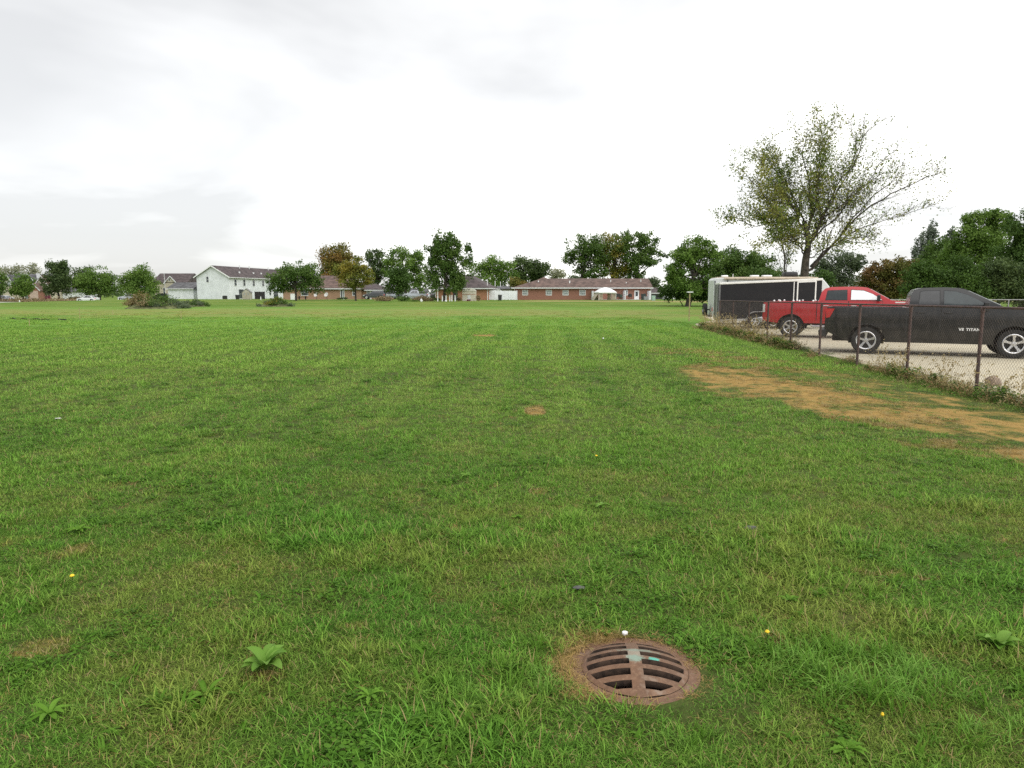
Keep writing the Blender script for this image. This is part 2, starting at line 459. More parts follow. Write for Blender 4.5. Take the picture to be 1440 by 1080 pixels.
# ------------------------------------------------------------------ the drain
def make_drain():
    dx, dy = DRAIN
    root = empty('storm_drain', (dx, dy, 0), radians(-4), 'round rusty cast iron storm drain with domed slotted grate in the turf', 'drain')
    # rusty iron with a chalky turquoise paint splash
    m, nt, bs = new_mat('rusty_iron'); t = NT(nt)
    tc = t.n('ShaderNodeTexCoord').outputs['Object']
    a = t.noise(tc, 9, 5, .65); b = t.noise(tc, 60, 4, .7)
    c = t.mix(t.ss(a, .35, .65), (.165, .085, .045), (.12, .062, .033))
    c = t.mix(t.ss(b, .45, .75), c, (.215, .125, .072))
    c = t.mix(t.ss(t.noise(tc, 3.3, 5, .7), .58, .68), c, (.23, .165, .12))
    sp = t.n('ShaderNodeSeparateXYZ'); t.l(tc, sp.inputs[0])
    def blob(x, y, rx, ry):
        ux = t.m('DIVIDE', t.m('SUBTRACT', sp.outputs[0], x), rx); uy = t.m('DIVIDE', t.m('SUBTRACT', sp.outputs[1], y), ry)
        d = t.m('SQRT', t.m('ADD', t.m('MULTIPLY', ux, ux), t.m('MULTIPLY', uy, uy)))
        return t.ss(t.m('ADD', d, t.m('MULTIPLY', t.m('SUBTRACT', t.noise(tc, 38, 5, .8), .5), 2.4)), 1.15, .55)
    c = t.mix(t.m('MULTIPLY', blob(0, .02, .05, .06), .5), c, (.36, .35, .28))
    c = t.mix(t.m('MULTIPLY', blob(.004, -.012, .045, .028), .5), c, (.18, .36, .29))
    c = t.mix(t.m('MULTIPLY', blob(.085, -.004, .03, .014), .85), c, (.07, .42, .33))
    c = t.mix(t.m('MULTIPLY', blob(.02, .066, .11, .016), .45), c, (.22, .32, .26))
    t.l(c, bs.inputs['Base Color']); bs.inputs['Roughness'].default_value = .62; bs.inputs['Metallic'].default_value = .15
    bp = t.n('ShaderNodeBump'); bp.inputs['Strength'].default_value = .5; bp.inputs['Distance'].default_value = .003
    t.l(b, bp.inputs['Height']); t.l(bp.outputs[0], bs.inputs['Normal'])
    R = .52; ro = .232; rs = .212
    def zz(x, y):
        r2 = x*x+y*y
        return sqrt(R*R-min(r2, ro*ro)) - sqrt(R*R-ro*ro) + .012
    # rows across: six slots, each cut from the middle bar to near the rim
    pitch = .069; sl = .0198; hw = .027
    cuts = []
    for k in range(6):
        yc = (k-2.5)*pitch
        cuts.append((yc-sl/1.0, yc+sl/1.0))
    edges = sorted({-ro*.9995, ro*.9995} | {v for c_ in cuts for v in c_} | set(np.linspace(-ro, ro, 15)[1:-1]))
    ys = [edges[0]]
    for e_ in edges[1:]:
        if e_-ys[-1] > .004 or any(abs(e_-v) < 1e-9 for c_ in cuts for v in c_):
            ys.append(e_)
    mb = MB(); NX = 12
    def row(y):
        r_o = sqrt(max(ro*ro-y*y, 1e-6)); r_s = min(sqrt(max(rs*rs-y*y, 1e-6)), r_o*.93) if abs(y) < rs else r_o*.5
        hw_ = min(hw, r_o*.4); r_s = max(r_s, hw_*1.15)
        r_s = min(r_s, r_o*.97)
        xs = [-r_o, -r_s] + [-r_s+(r_s-hw_)*(i+1)/NX for i in range(NX)] + [0] + [hw_+(r_s-hw_)*i/NX for i in range(NX+1)] + [r_o]
        return xs
    rows = []
    for y in ys:
        xs = row(y); b0 = len(mb.v)
        mb.v += [(x, y, zz(x, y)) for x in xs]; rows.append(b0)
    n = len(row(0))
    for j in range(len(ys)-1):
        ym = (ys[j]+ys[j+1])/2
        slot = any(a_ < ym < b_ for a_, b_ in cuts)
        for i in range(n-1):
            left = 1 <= i <= NX; right = n-2-NX <= i <= n-3
            if slot and (left or right): continue
            mb.f.append((rows[j]+i, rows[j]+i+1, rows[j+1]+i+1, rows[j+1]+i))
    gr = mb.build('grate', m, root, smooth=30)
    so = gr.modifiers.new('thick', 'SOLIDIFY'); so.thickness = .034; so.offset = -1; gr.data.materials.append(mat('slot_shade', (.055, .033, .022), .95, var=.3, vscale=30)); so.material_offset_rim = 1  # slot walls coloured darker to paint in the shade of deep slots
    bv = gr.modifiers.new('bevel', 'BEVEL'); bv.width = .0035; bv.segments = 2; bv.limit_method = 'ANGLE'; bv.angle_limit = radians(50)
    # flat frame ring with a raised lip
    fr = MB().lathe([(.2325, -.05), (.2325, .010), (.235, .012), (.27, .010), (.296, .009), (.303, .004), (.303, -.05)], 96, 'z')
    fr.build('frame', m, root, smooth=40)
    pit_m = mat('drain_pit', (.075, .045, .032), .9, var=.3, vscale=10, bump=.6, bscale=25)
    pit = MB().lathe([(.23, -.03), (.23, -.9)], 48, 'z'); b0 = len(pit.v)
    pit.v += [(.23*cos(2*pi*j/48), .23*sin(2*pi*j/48), -.9) for j in range(48)]; pit.f.append(tuple(b0+j for j in range(48)))
    pit.build('shaft', pit_m, root, smooth=40)
make_drain()

# ------------------------------------------------------------------ grass: blades as tufts
def tuft(seed, n, rad, h0, h1, w, lean, straw=0., segs=3, flat=0.):
    r = np.random.RandomState(seed)
    V = []; F = []; T = []
    for i in range(n):
        a = r.rand()*2*pi; q = rad*sqrt(r.rand())
        x, y = q*cos(a), q*sin(a)
        h = h0+(h1-h0)*r.rand()**1.3
        d = r.rand()*2*pi; ln = lean*(.35+.9*r.rand())
        dx, dy = cos(d), sin(d); sx, sy = -dy, dx
        ww = w*(.6+.8*r.rand())
        tt = r.rand()*.9
        if r.rand() < straw: tt = 1.0
        el = pi/2 - ln*.4
        px, py, pz = x, y, -.004
        b = len(V); st = h/segs
        for s_ in range(segs+1):
            k = 1 - (s_/segs)**1.6
            wk = ww*max(k, .04)/2*(1 if s_ else .7)
            V += [(px-sx*wk, py-sy*wk, pz), (px+sx*wk, py+sy*wk, pz)]; T += [tt, tt]
            el -= ln*1.1/segs*(1+.3*s_)
            el = max(el, -.25)
            px += dx*cos(el)*st; py += dy*cos(el)*st; pz = max(pz+sin(el)*st, .003)
        for s_ in range(segs):
            F.append((b+2*s_, b+2*s_+1, b+2*s_+3, b+2*s_+2))
    return V, F, T
def leafy(seed, n, rad, size, h):
    """ground ivy / clover: little rounded leaves held near level"""
    r = np.random.RandomState(seed); V = []; F = []; T = []
    for i in range(n):
        a = r.rand()*2*pi; q = rad*sqrt(r.rand()); x, y = q*cos(a), q*sin(a); z = h*(.4+.6*r.rand())
        s = size*(.6+.7*r.rand()); d = r.rand()*2*pi; tl = (r.rand()-.5)*.9; t2 = (r.rand()-.5)*.9
        c, sn = cos(d), sin(d); b = len(V); tt = r.rand()*.8
        for (u, v) in ((-.5, -.12), (-.2, -.42), (.3, -.38), (.5, 0), (.3, .38), (-.2, .42)):
            V.append((x+(u*c-v*sn)*s, y+(u*sn+v*c)*s, z+u*s*tl+v*s*t2)); T.append(tt)
        F.append((b, b+1, b+2, b+5)); F.append((b+2, b+3, b+4, b+5))
    return V, F, T

lawn_blade = blade_mat('grass_blade')
straw_blade = blade_mat('straw_blade', lawn=False, a=(.27, .18, .065), b=(.50, .35, .14), transl=.2)
broad_blade = blade_mat('broad_blade', lawn=False, a=(.07, .17, .014), b=(.16, .31, .04), transl=.35, rough=.5)
weed_leaf = blade_mat('weed_leaf', lawn=False, a=(.05, .125, .010), b=(.12, .25, .03), transl=.3, rough=.5)

def hidden_collection(name): return bpy.data.collections.new(name)   # never linked: only its instances are seen
def gn_scatter(name, pts, kind, rot, scl, protos, label, cat='grass'):
    """one 'stuff' object: points, each carrying an instance of one of the protos"""
    me = bpy.data.meshes.new(name); n = len(pts)
    me.vertices.add(n); me.vertices.foreach_set('co', np.asarray(pts, np.float32).ravel())
    a = me.attributes.new('kind', 'INT', 'POINT'); a.data.foreach_set('value', np.asarray(kind, np.int32))
    a = me.attributes.new('rot', 'FLOAT_VECTOR', 'POINT'); a.data.foreach_set('vector', np.asarray(rot, np.float32).ravel())
    a = me.attributes.new('scl', 'FLOAT', 'POINT'); a.data.foreach_set('value', np.asarray(scl, np.float32))
    o = bpy.data.objects.new(name, me); COL.objects.link(o); tag(o, label, cat, kind='stuff')
    c = hidden_collection(name+'_kinds')
    for i, (mesh, mt) in enumerate(protos):
        mesh.materials.append(mt)
        po = bpy.data.objects.new('%s_kind_%02d' % (name, i), mesh); c.objects.link(po)
    ng = bpy.data.node_groups.new(name+'_scatter', 'GeometryNodeTree')
    ng.interface.new_socket('Geometry', in_out='INPUT', socket_type='NodeSocketGeometry')
    ng.interface.new_socket('Geometry', in_out='OUTPUT', socket_type='NodeSocketGeometry')
    gi = ng.nodes.new('NodeGroupInput'); go = ng.nodes.new('NodeGroupOutput')
    ci = ng.nodes.new('GeometryNodeCollectionInfo'); ci.inputs['Collection'].default_value = c
    ci.inputs['Separate Children'].default_value = True; ci.inputs['Reset Children'].default_value = True
    ip = ng.nodes.new('GeometryNodeInstanceOnPoints'); ip.inputs['Pick Instance'].default_value = True
    def att(nm, ty):
        q = ng.nodes.new('GeometryNodeInputNamedAttribute'); q.data_type = ty; q.inputs['Name'].default_value = nm
        return q.outputs['Attribute']
    L = ng.links.new
    L(gi.outputs[0], ip.inputs['Points']); L(ci.outputs[0], ip.inputs['Instance'])
    L(att('kind', 'INT'), ip.inputs['Instance Index']); L(att('rot', 'FLOAT_VECTOR'), ip.inputs['Rotation'])
    L(att('scl', 'FLOAT'), ip.inputs['Scale']); L(ip.outputs[0], go.inputs[0])
    md = o.modifiers.new('scatter', 'NODES'); md.node_group = ng
    return o

def brown_amount(x, y):
    m = np.zeros_like(x)
    for (ex, ey, rx, ry, s_) in BROWN:
        d = np.sqrt(((x-ex)/rx)**2+((y-ey)/ry)**2)
        m = np.maximum(m, sst(-d, -1.25, -.55)*s_)
    return m

def make_grass():
    protos = []
    def P(t, mt): protos.append((np_mesh('tuft', t[0], t[1], t[2]), mt)); return len(protos)-1
    fine = [P(tuft(i, 34, .058, .03, .06, .0045, 1.1, .07), lawn_blade) for i in range(4)]
    flat = [P(tuft(20+i, 32, .062, .045, .085, .0046, 1.8, .13), lawn_blade) for i in range(3)]
    tall = [P(tuft(30+i, 24, .048, .05, .095, .0052, 1.0, .03), lawn_blade) for i in range(3)]
    dead = [P(tuft(40+i, 24, .06, .03, .08, .003, 2.1), straw_blade) for i in range(3)]
    ivy = [P(leafy(50+i, 26, .07, .017, .032), weed_leaf) for i in range(3)]
    plant = [P(tuft(90+i, 9, .025, .055, .10, .017, 1.5, 0, 4), broad_blade) for i in range(3)]
    farp = [P(tuft(60+i, 60, .22, .035, .075, .009, 1.0, .05), lawn_blade) for i in range(3)]
    r = np.random.RandomState(11)
    PT = []; KD = []; RT = []; SC = []
    def add(x, y, kinds, sc, tilt=.15):
        n = len(x)
        if n == 0: return
        PT.append(np.stack([x, y, ground(x, y)], 1)); KD.append(np.asarray(kinds)[r.randint(0, len(kinds), n)] if np.ndim(kinds) == 1 and len(kinds) != n else kinds)
        RT.append(np.stack([(r.rand(n)-.5)*tilt, (r.rand(n)-.5)*tilt, r.rand(n)*6.283], 1)); SC.append(sc*np.ones(n))
    def pts(y0, y1, dens):
        w = .80
        M = 3.4 if y1 < 13 else 2.0
        n = int(dens*2*(w*y1+M)*(y1-y0))
        y = y0+(y1-y0)*np.sqrt(r.rand(n)*(1-(y0/y1)**2)+(y0/y1)**2) if False else r.uniform(y0, y1, n)
        x = r.uniform(-1, 1, n)*(w*y1+M)
        keep = (np.abs(x) < w*y+M)
        x, y = x[keep], y[keep]
        keep = x < fence_x(y)+.15
        d = np.hypot(x-DRAIN[0], y-DRAIN[1])
        # turf stops short of the iron, further off on the left and behind
        ang = np.arctan2(y-DRAIN[1], x-DRAIN[0])
        lim = .30+.03*sst(np.cos(ang-radians(165)), -.2, .9)+.035*(fbm(ang*2+9, ang*0+3)-.5)*2
        keep &= d > lim
        return x[keep], y[keep]
    for y0, y1, dn, sc in ((1.4, 3.4, 950, .92), (3.4, 5.5, 680, .92), (5.5, 8, 400, 1.0), (8, 12, 200, 1.1), (12, 17, 100, 1.35)):
        x, y = pts(y0, y1, dn)
        f = fbm(x*1.1, y*1.1); g2 = fbm(x*3+50, y*3); br = brown_amount(x, y)*(fbm(x*2.2+9, y*2.2+4)+.45)
        u = r.rand(len(x))
        lush = sst(f, .45, .62)*sst(g2, .35, .6)
        bare = br > r.uniform(.28, .85, len(x))
        k = np.zeros(len(x), int)
        pick = lambda L: np.asarray(L)[r.randint(0, len(L), len(x))]
        k = pick(fine)
        k = np.where(u < .34, pick(flat), k)
        k = np.where((u > .40) & (u < .40+(.32 if y0 < 5 else .12)*lush), pick(tall), k)
        k = np.where((u > .9-.04*(1-f)) & (u < .93), pick(dead), k)
        iv = sst(fbm(x*1.6+80, y*1.6+20), .56, .66)
        k = np.where((u > .76) & (u < .76+.2*iv), pick(ivy), k)
        if y0 < 8: k = np.where((u > .985-(.035 if y0 < 3 else .012)*lush) & ~bare, pick(plant), k)
        k = np.where(bare & (u < .4), pick(dead), k)
        k = np.where(bare & (u >= .4) & (u < .75), pick(flat), k)
        s_ = sc*((.75+.5*g2)*(.7+.5*f+.25*lush) if y0 < 5 else (.86+.28*g2)*(.8+.3*f+.08*lush))*np.where(bare, .62, 1)*r.uniform(.8, 1.15, len(x))
        # thin where the soil shows
        keep = ~(bare & (r.rand(len(x)) < .35)) 
        PT.append(np.stack([x, y, ground(x, y)], 1)[keep]); KD.append(k[keep]); SC.append(s_[keep])
        RT.append(np.stack([(r.rand(len(x))-.5)*.25, (r.rand(len(x))-.5)*.25, r.rand(len(x))*6.283], 1)[keep])
    for y0, y1, dn, sc in ((16, 24, 16, 1.2), (24, 36, 9, 1.4), (36, 50, 4.0, 1.5), (50, 74, 1.6, 1.6)):
        x, y = pts(y0, y1, dn)
        u = fbm(x*.6, y*.6); bare = brown_amount(x, y) > .5
        bare |= r.rand(len(x)) < sst(y, 40, 74)**.6
        x, y, u = x[~bare], y[~bare], u[~bare]
        add(x, y, farp, sc*(.7+.6*u), .1)
    # straw collar round the drain
    n = 150; a = r.rand(n)*2*pi; a = np.where(r.rand(n) < .72, radians(165)+(r.rand(n)-.5)*2.4, a)
    d = .262+.09*r.rand(n)*(.5+.9*sst(np.cos(a-radians(165)), -.2, .9))
    x, y = DRAIN[0]+d*np.cos(a), DRAIN[1]+d*np.sin(a)
    PT.append(np.stack([x, y, .014+0*x], 1)); KD.append(np.asarray(dead)[r.randint(0, 3, n)])
    RT.append(np.stack([0*a, 0*a, r.rand(n)*6.283], 1)); SC.append(r.uniform(.4, .8, n))
    PT = np.concatenate(PT); KD = np.concatenate(KD); RT = np.concatenate(RT); SC = np.concatenate(SC)
    print('grass instances', len(PT))
    gn_scatter('grass', PT, KD, RT, SC, protos, 'mown green grass with thin and straw coloured blades')
make_grass()

# ------------------------------------------------------------------ vehicles
black_rub = mat('tyre_rubber', (.022, .022, .022), .85, var=.2, vscale=20)
chrome = mat('polished_alloy', (.62, .62, .63), .28, metal=.85, var=.06)
dark_plastic = mat('dark_plastic', (.02, .02, .021), .55, var=.1)
glass_dark = mat('tinted_glass', (.045, .05, .055), .06, var=.05, spec=.8)
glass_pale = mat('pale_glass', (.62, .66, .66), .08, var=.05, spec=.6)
red_lens = mat('red_lens', (.62, .02, .015), .2, var=.05)
white_lens = mat('clear_lens', (.7, .7, .68), .2, var=.05)

def skin_bm(poly, ya, yb, zs=(), xs=()):
    """side outline (x, z) sliced into strips and given its lateral shape by ya and yb"""
    bm = bmesh.new()
    vs = [bm.verts.new((x, 0, z)) for x, z in poly]
    bm.faces.new(vs)
    for z in zs:
        bmesh.ops.bisect_plane(bm, geom=bm.verts[:]+bm.edges[:]+bm.faces[:], plane_co=(0, 0, z), plane_no=(0, 0, 1), dist=1e-5)
    for x in xs:
        bmesh.ops.bisect_plane(bm, geom=bm.verts[:]+bm.edges[:]+bm.faces[:], plane_co=(x, 0, 0), plane_no=(1, 0, 0), dist=1e-5)
    bm.verts.index_update()
    base = [v.co.copy() for v in bm.verts]; n = len(base)
    faces = [[v.index for v in f.verts] for f in bm.faces]
    bnd = [(l.vert.index, l.link_loop_next.vert.index) for f in bm.faces for l in f.loops if l.edge.is_boundary]
    bm.free()
    mb = MB()
    mb.v = [(c.x, ya(c.x, c.z), c.z) for c in base] + [(c.x, yb(c.x, c.z), c.z) for c in base]
    mb.f = [tuple(f) for f in faces] + [tuple(i+n for i in reversed(f)) for f in faces] + [(b, a, a+n, b+n) for a, b in bnd]
    return mb
def arc(cx, cz, r, a0, a1, n=12):
    return [(cx+r*cos(radians(a0+(a1-a0)*i/n)), cz+r*sin(radians(a0+(a1-a0)*i/n))) for i in range(n+1)]
def expand(poly, e):
    cx = sum(p[0] for p in poly)/len(poly); cz = sum(p[1] for p in poly)/len(poly)
    w = max(p[0] for p in poly)-cx; h = max(p[1] for p in poly)-cz
    return [(cx+(x-cx)*(1+e/w), cz+(z-cz)*(1+e/h)) for x, z in poly]

def make_wheel(parent, x, side, hw, r, rim, spokes=6, rim_m=None, width=.26, detail=True):
    """side -1: the face the camera sees"""
    rim_m = rim_m or chrome
    y_out = side*(hw); s_ = side
    w = bpy.data.objects.new('wheel', None); COL.objects.link(w); w.parent = parent; w.location = (x, y_out, r); w.empty_display_size = .1
    W = width
    prof = [(rim, -W), (r-.05, -W), (r-.012, -W+.02), (r, -W+.05), (r, -.05), (r-.012, -.018), (r-.05, -.002), (rim+.03, -.004), (rim, -.02)]
    MB().lathe([(a, b*s_) for a, b in prof], 40, 'y', closed=True).build('tyre', black_rub, w, smooth=30)
    m = MB()
    m.lathe([(a, b*s_) for a, b in [(rim+.004, -.012), (rim-.012, -.004), (rim-.035, -.02), (rim-.04, -W*.75), (rim+.002, -W*.75)]], 40, 'y', closed=True)
    if detail:
        for k in range(spokes):
            t = 2*pi*k/spokes + pi/2
            c, sn = cos(t), sin(t); n0 = len(m.v)
            for rr, hw_, yy in ((rim*.16, rim*.13, -.028), (rim*.55, rim*.10, -.022), (rim-.02, rim*.18, -.014)):
                for q, dy in ((-1, 0), (1, 0), (1, -.03), (-1, -.03)):
                    m.v.append((rr*c - q*hw_*sn, (yy+dy)*s_, rr*sn + q*hw_*c))
            for a in (0, 4):
                for q in range(4): m.f.append((n0+a+q, n0+a+(q+1) % 4, n0+a+4+(q+1) % 4, n0+a+4+q))
            m.f += [(n0, n0+1, n0+2, n0+3), (n0+8, n0+9, n0+10, n0+11)]
        m.lathe([(0.001, -.014*s_), (rim*.2, -.016*s_), (rim*.24, -.03*s_), (rim*.24, -.06*s_)], 20, 'y')
    else:
        m.lathe([(0.001, -.02*s_), (rim*.7, -.022*s_), (rim, -.04*s_)], 20, 'y')
    m.build('rim', rim_m, w, smooth=30)
    if detail:
        MB().lathe([(0.001, -.11*s_), (rim-.05, -.11*s_), (rim-.05, -.12*s_)], 24, 'y').build('brake_drum', dark_plastic, w)
    return w

def dirty_paint(name, col, rough, dust=(.2, .18, .15), amt=.35, coat=0., metal=0.):
    m, nt, bs = new_mat(name); t = NT(nt)
    tc = t.n('ShaderNodeTexCoord').outputs['Object']
    sp = t.n('ShaderNodeSeparateXYZ'); t.l(tc, sp.inputs[0])
    f = t.noise(tc, 2.2, 6, .7); g = t.noise(tc, 14, 4, .7)
    low = t.ss(t.m('ADD', sp.outputs[2], t.m('MULTIPLY', g, .3)), 1.0, .35)      # road dust, thickest low on the sides
    d = t.m('MULTIPLY', t.m('ADD', t.m('MULTIPLY', low, .7), t.ss(f, .4, .8)), amt)
    c = t.mix(t.m('MINIMUM', d, 1.0), col, dust)
    t.l(c, bs.inputs['Base Color']); bs.inputs['Roughness'].default_value = rough; bs.inputs['Specular IOR Level'].default_value = .32
    bs.inputs['Metallic'].default_value = metal
    bs.inputs['Coat Weight'].default_value = coat; bs.inputs['Coat Roughness'].default_value = .12
    return m

def lateral(hw, belt, roof, x0, x1, top=.79, low=.4):
    def f(x, z):
        w = hw
        if z < low+.35: w *= 1 - .035*min(1, max(0, (low+.35-z)/.4))**1.5
        if z > belt-.25: w *= 1 - .03*min(1, (z-belt+.25)/.25)
        if z > belt: w *= 1 - (1-top)*min(1, (z-belt)/(roof-belt))**1.15
        e = max((x0+.45-x)/.45, (x-(x1-.7))/.7, 0)
        return w*(1-.10*min(e, 1)**2)
    return f

def vehicle(name, label, cat, loc, rz, spec, group=None):
    root = empty(name, loc, rz, label, cat, group)
    P = spec['paint']; prof = lateral(spec['hw'], spec['belt'], spec['roof'], spec['x0'], spec['x1'], spec.get('top', .79))
    zs = [z/10 for z in range(3, int(spec['roof']*10)+1)]; xs = [spec['x0']+.15, spec['x0']+.4, spec['x1']-.6, spec['x1']-.35, spec['x1']-.15]
    if not spec.get('fine', True): zs = zs[::2]; xs = xs[::2]
    mb = skin_bm(spec['body'], lambda x, z: -prof(x, z), lambda x, z: prof(x, z), zs, xs)
    body = mb.build('body', P, root, smooth=32)
    if spec.get('bed'):
        a, b, z0 = spec['bed']
        cut = MB().box(a, b, -spec['hw']+.14, spec['hw']-.14, z0, 3).build('cut', None, root)
        md = body.modifiers.new('bed', 'BOOLEAN'); md.object = cut; md.operation = 'DIFFERENCE'; md.solver = 'EXACT'
        bpy.context.view_layer.update()
        dg = bpy.context.evaluated_depsgraph_get()
        me = bpy.data.meshes.new_from_object(body.evaluated_get(dg))
        body.modifiers.clear(); body.data = me; bpy.data.objects.remove(cut)
    if spec.get('fine', True):
        bv = body.modifiers.new('bevel', 'BEVEL'); bv.width = .025; bv.segments = 3; bv.limit_method = 'ANGLE'; bv.angle_limit = radians(38)
    def shell(nm, poly, m, o0, o1, side, parent=root, bev=0):
        ya = lambda x, z: side*(prof(x, z)+o0); yb = lambda x, z: side*(prof(x, z)+o1)
        return skin_bm(poly, ya, yb, zs, ()).build(nm, m, parent, bevel=bev, smooth=40)
    for side in (-1, 1):
        for poly in spec.get('doors', ()):
            shell('door_seal', expand(poly, .012), dark_plastic, -.02, .003, side)
            d = shell('door', poly, P, -.02, .010, side, bev=.004)
            if spec.get('fine', True):
                hx = min(p[0] for p in poly)+.16; hz = spec['belt']-.19
                y = prof(hx, hz)
                m = MB(); m.tube([(hx-.1, side*(y+.01), hz), (hx-.07, side*(y+.05), hz), (hx+.07, side*(y+.05), hz), (hx+.1, side*(y+.01), hz)], .016, 8)
                m.build('handle', spec.get('handle', dark_plastic), d)
        for i, poly in enumerate(spec.get('windows', ())):
            shell('window_seal', expand(poly, .022), spec.get('seal', dark_plastic), -.03, .004, side)
            shell('window', poly, spec.get('glass', [glass_dark]*9)[i], -.03, .009, side)
    # windscreen and rear glass: sheets lying on the sloped cab faces
    for nm, (xa, za, xb, zb), m in spec.get('screens', ()):
        ya, yb = prof(xa, za)-.05, prof(xb, zb)-.07
        dx, dz = xb-xa, zb-za; L = sqrt(dx*dx+dz*dz); nx, nz = dz/L*.014, -dx/L*.014
        if nm == 'rear_window': nx, nz = -nx, -nz
        nx *= spec.get('flip', 1); nz *= spec.get('flip', 1)
        p = [(xa+dx*.08, -ya, za+dz*.08), (xa+dx*.08, ya, za+dz*.08), (xb-dx*.07, yb, zb-dz*.07), (xb-dx*.07, -yb, zb-dz*.07)]
        q = [(x+nx, y, z+nz) for x, y, z in p]; p = [(x-nx, y, z-nz) for x, y, z in p]
        MB().solid(p+q, [(0, 1, 2, 3), (7, 6, 5, 4), (0, 4, 5, 1), (1, 5, 6, 2), (2, 6, 7, 3), (3, 7, 4, 0)]).build(nm, m, root)
    r, rim = spec['wheel']
    for wx in spec['axles']:
        for side in (-1, 1):
            make_wheel(root, wx, side, spec['hw']-.05, r, rim, spec.get('spokes', 6), spec.get('rim_m'), detail=spec.get('fine', True))
            arch = spec['arch']
            k = MB(); pr = [(x, z) for x, z in arc(wx, r, arch-.01, -12, 192, 16)]
            # lining of the wheel well: a half pipe closed on the inside
            n0 = len(k.v); yo = side*(spec['hw']-.035); yi = side*(spec['hw']-.34)
            k.v += [(x, yo, z) for x, z in pr] + [(x, yi, z) for x, z in pr]
            q = len(pr)
            k.f += [(i, i+1, q+i+1, q+i) for i in range(q-1)] + [tuple(q+i for i in range(q))]
            k.build('wheel_well', dark_plastic, root)
    return root, prof, shell

def truck_body(x0, x1, wb, bed_top, cab0, roofpts, hood, sill, wr, arch, tail_z, front_z):
    p = [(x0, tail_z), (x0+.02, bed_top-.12), (x0+.05, bed_top), (cab0-.02, bed_top)]
    p += roofpts + hood + [(x1, front_z)]
    p += [(wb+sqrt(max(arch**2-(sill-wr)**2, .01))+.05, sill+.02)] if False else []
    a = math.degrees(math.asin((sill-wr)/arch))
    p += [(x1-.06, sill+.06)] + arc(wb, wr, arch, a, 180-a, 14) + arc(0, wr, arch, a, 180-a, 14)
    return p

yaw = radians(-25.8)
YARD = -.08
# dark grey pickup in front
bk = dirty_paint('black_truck_paint', (.006, .0062, .007), .35, dust=(.07, .068, .062), amt=.12, coat=.55)
spec_b = dict(hw=1.0, belt=1.40, roof=1.90, x0=-1.12, x1=4.55, paint=bk, wheel=(.395, .262), axles=(0, 3.55), arch=.475, spokes=5,
    body=truck_body(-1.12, 4.55, 3.55, 1.34, 1.05, [(1.03, 1.36), (1.07, 1.70), (1.15, 1.84), (1.32, 1.89), (1.9, 1.905), (2.2, 1.885), (2.36, 1.85), (3.28, 1.37)],
        [(3.6, 1.34), (4.1, 1.26), (4.42, 1.14), (4.53, 1.0)], .36, .395, .475, .66, .6),
    bed=(-1.0, .96, .78),
    doors=([(1.16, .47), (1.16, 1.38), (1.79, 1.38), (1.79, .47)], [(1.83, .47), (1.83, 1.38), (3.0, 1.38), (3.02, .9), (2.95, .62), (2.85, .47)]),
    windows=([(1.27, 1.43), (1.30, 1.78), (1.40, 1.80), (1.76, 1.81), (1.77, 1.43)], [(1.87, 1.43), (1.87, 1.81), (2.15, 1.79), (2.45, 1.69), (2.88, 1.43)]),
    glass=[mat('dusty_glass', (.035, .037, .04), .12, var=.1, spec=.5), mat('blue_grey_glass', (.03, .042, .045), .08, var=.1, spec=.5)],
    screens=[('windscreen', (3.25, 1.386, 2.40, 1.829), glass_pale)], handle=dark_plastic)
t_b, prof_b, shell_b = vehicle('pickup_truck', 'dark grey extended cab pickup parked closest behind the chain link fence', 'pickup truck', (10.62, 21.37, YARD), yaw, spec_b)
shell_b('tail_light', [(-1.10, 1.30), (-1.08, 1.02), (-.98, 1.05), (-.86, 1.30)], red_lens, -.03, .012, -1)
shell_b('tail_light', [(-1.10, 1.30), (-1.08, 1.02), (-.98, 1.05), (-.86, 1.30)], red_lens, -.03, .012, 1)
shell_b('headlight', [(4.1, 1.12), (4.12, .95), (4.44, .92), (4.42, 1.08)], white_lens, -.03, .012, -1)
m = MB(); m.prism([(-1.26, .50), (-1.28, .66), (-1.08, .70), (-1.06, .48)], -.92, .92); m.build('rear_bumper', dark_plastic, t_b, bevel=.02)
m = MB(); m.prism([(4.40, .46), (4.40, .78), (4.66, .74), (4.66, .50)], -.90, .90); m.build('front_bumper', bk, t_b, bevel=.04)
for s_ in (-1, 1):
    m = MB(); y = prof_b(2.85, 1.3)
    m.box(2.78, 2.90, min(s_*(y+.06), s_*(y+.27)), max(s_*(y+.06), s_*(y+.27)), 1.27, 1.50); m.tube([(2.84, s_*(y-.02), 1.36), (2.84, s_*(y+.1), 1.36)], .03, 6)
    m.build('mirror', dark_plastic, t_b, bevel=.03)
def lettering(text, size, parent, loc, rot, material, ext=.004, name='lettering'):
    cu = bpy.data.curves.new(name, 'FONT'); cu.body = text; cu.size = size; cu.extrude = ext; cu.offset = .004; cu.space_character = 1.15
    o = bpy.data.objects.new(name, cu); COL.objects.link(o)
    bpy.context.view_layer.update()
    me = bpy.data.meshes.new_from_object(o.evaluated_get(bpy.context.evaluated_depsgraph_get()))
    bpy.data.objects.remove(o)
    o = bpy.data.objects.new(name, me); COL.objects.link(o); me.materials.clear(); me.materials.append(material)
    o.parent = parent; o.location = loc; o.rotation_euler = rot
    return o
bright = mat('bright_trim', (.8, .8, .8), .3, metal=.3, var=.02)
for w_, x_ in (('V8', 2.26), ('TITAN', 2.43)): lettering(w_, .10, t_b, (x_, -(prof_b(2.5, .76)+.017), .73), (radians(90), 0, 0), bright)
m = MB().box(-.9, 4.2, -.45, .45, .34, .52); m.build('chassis', dark_plastic, t_b)

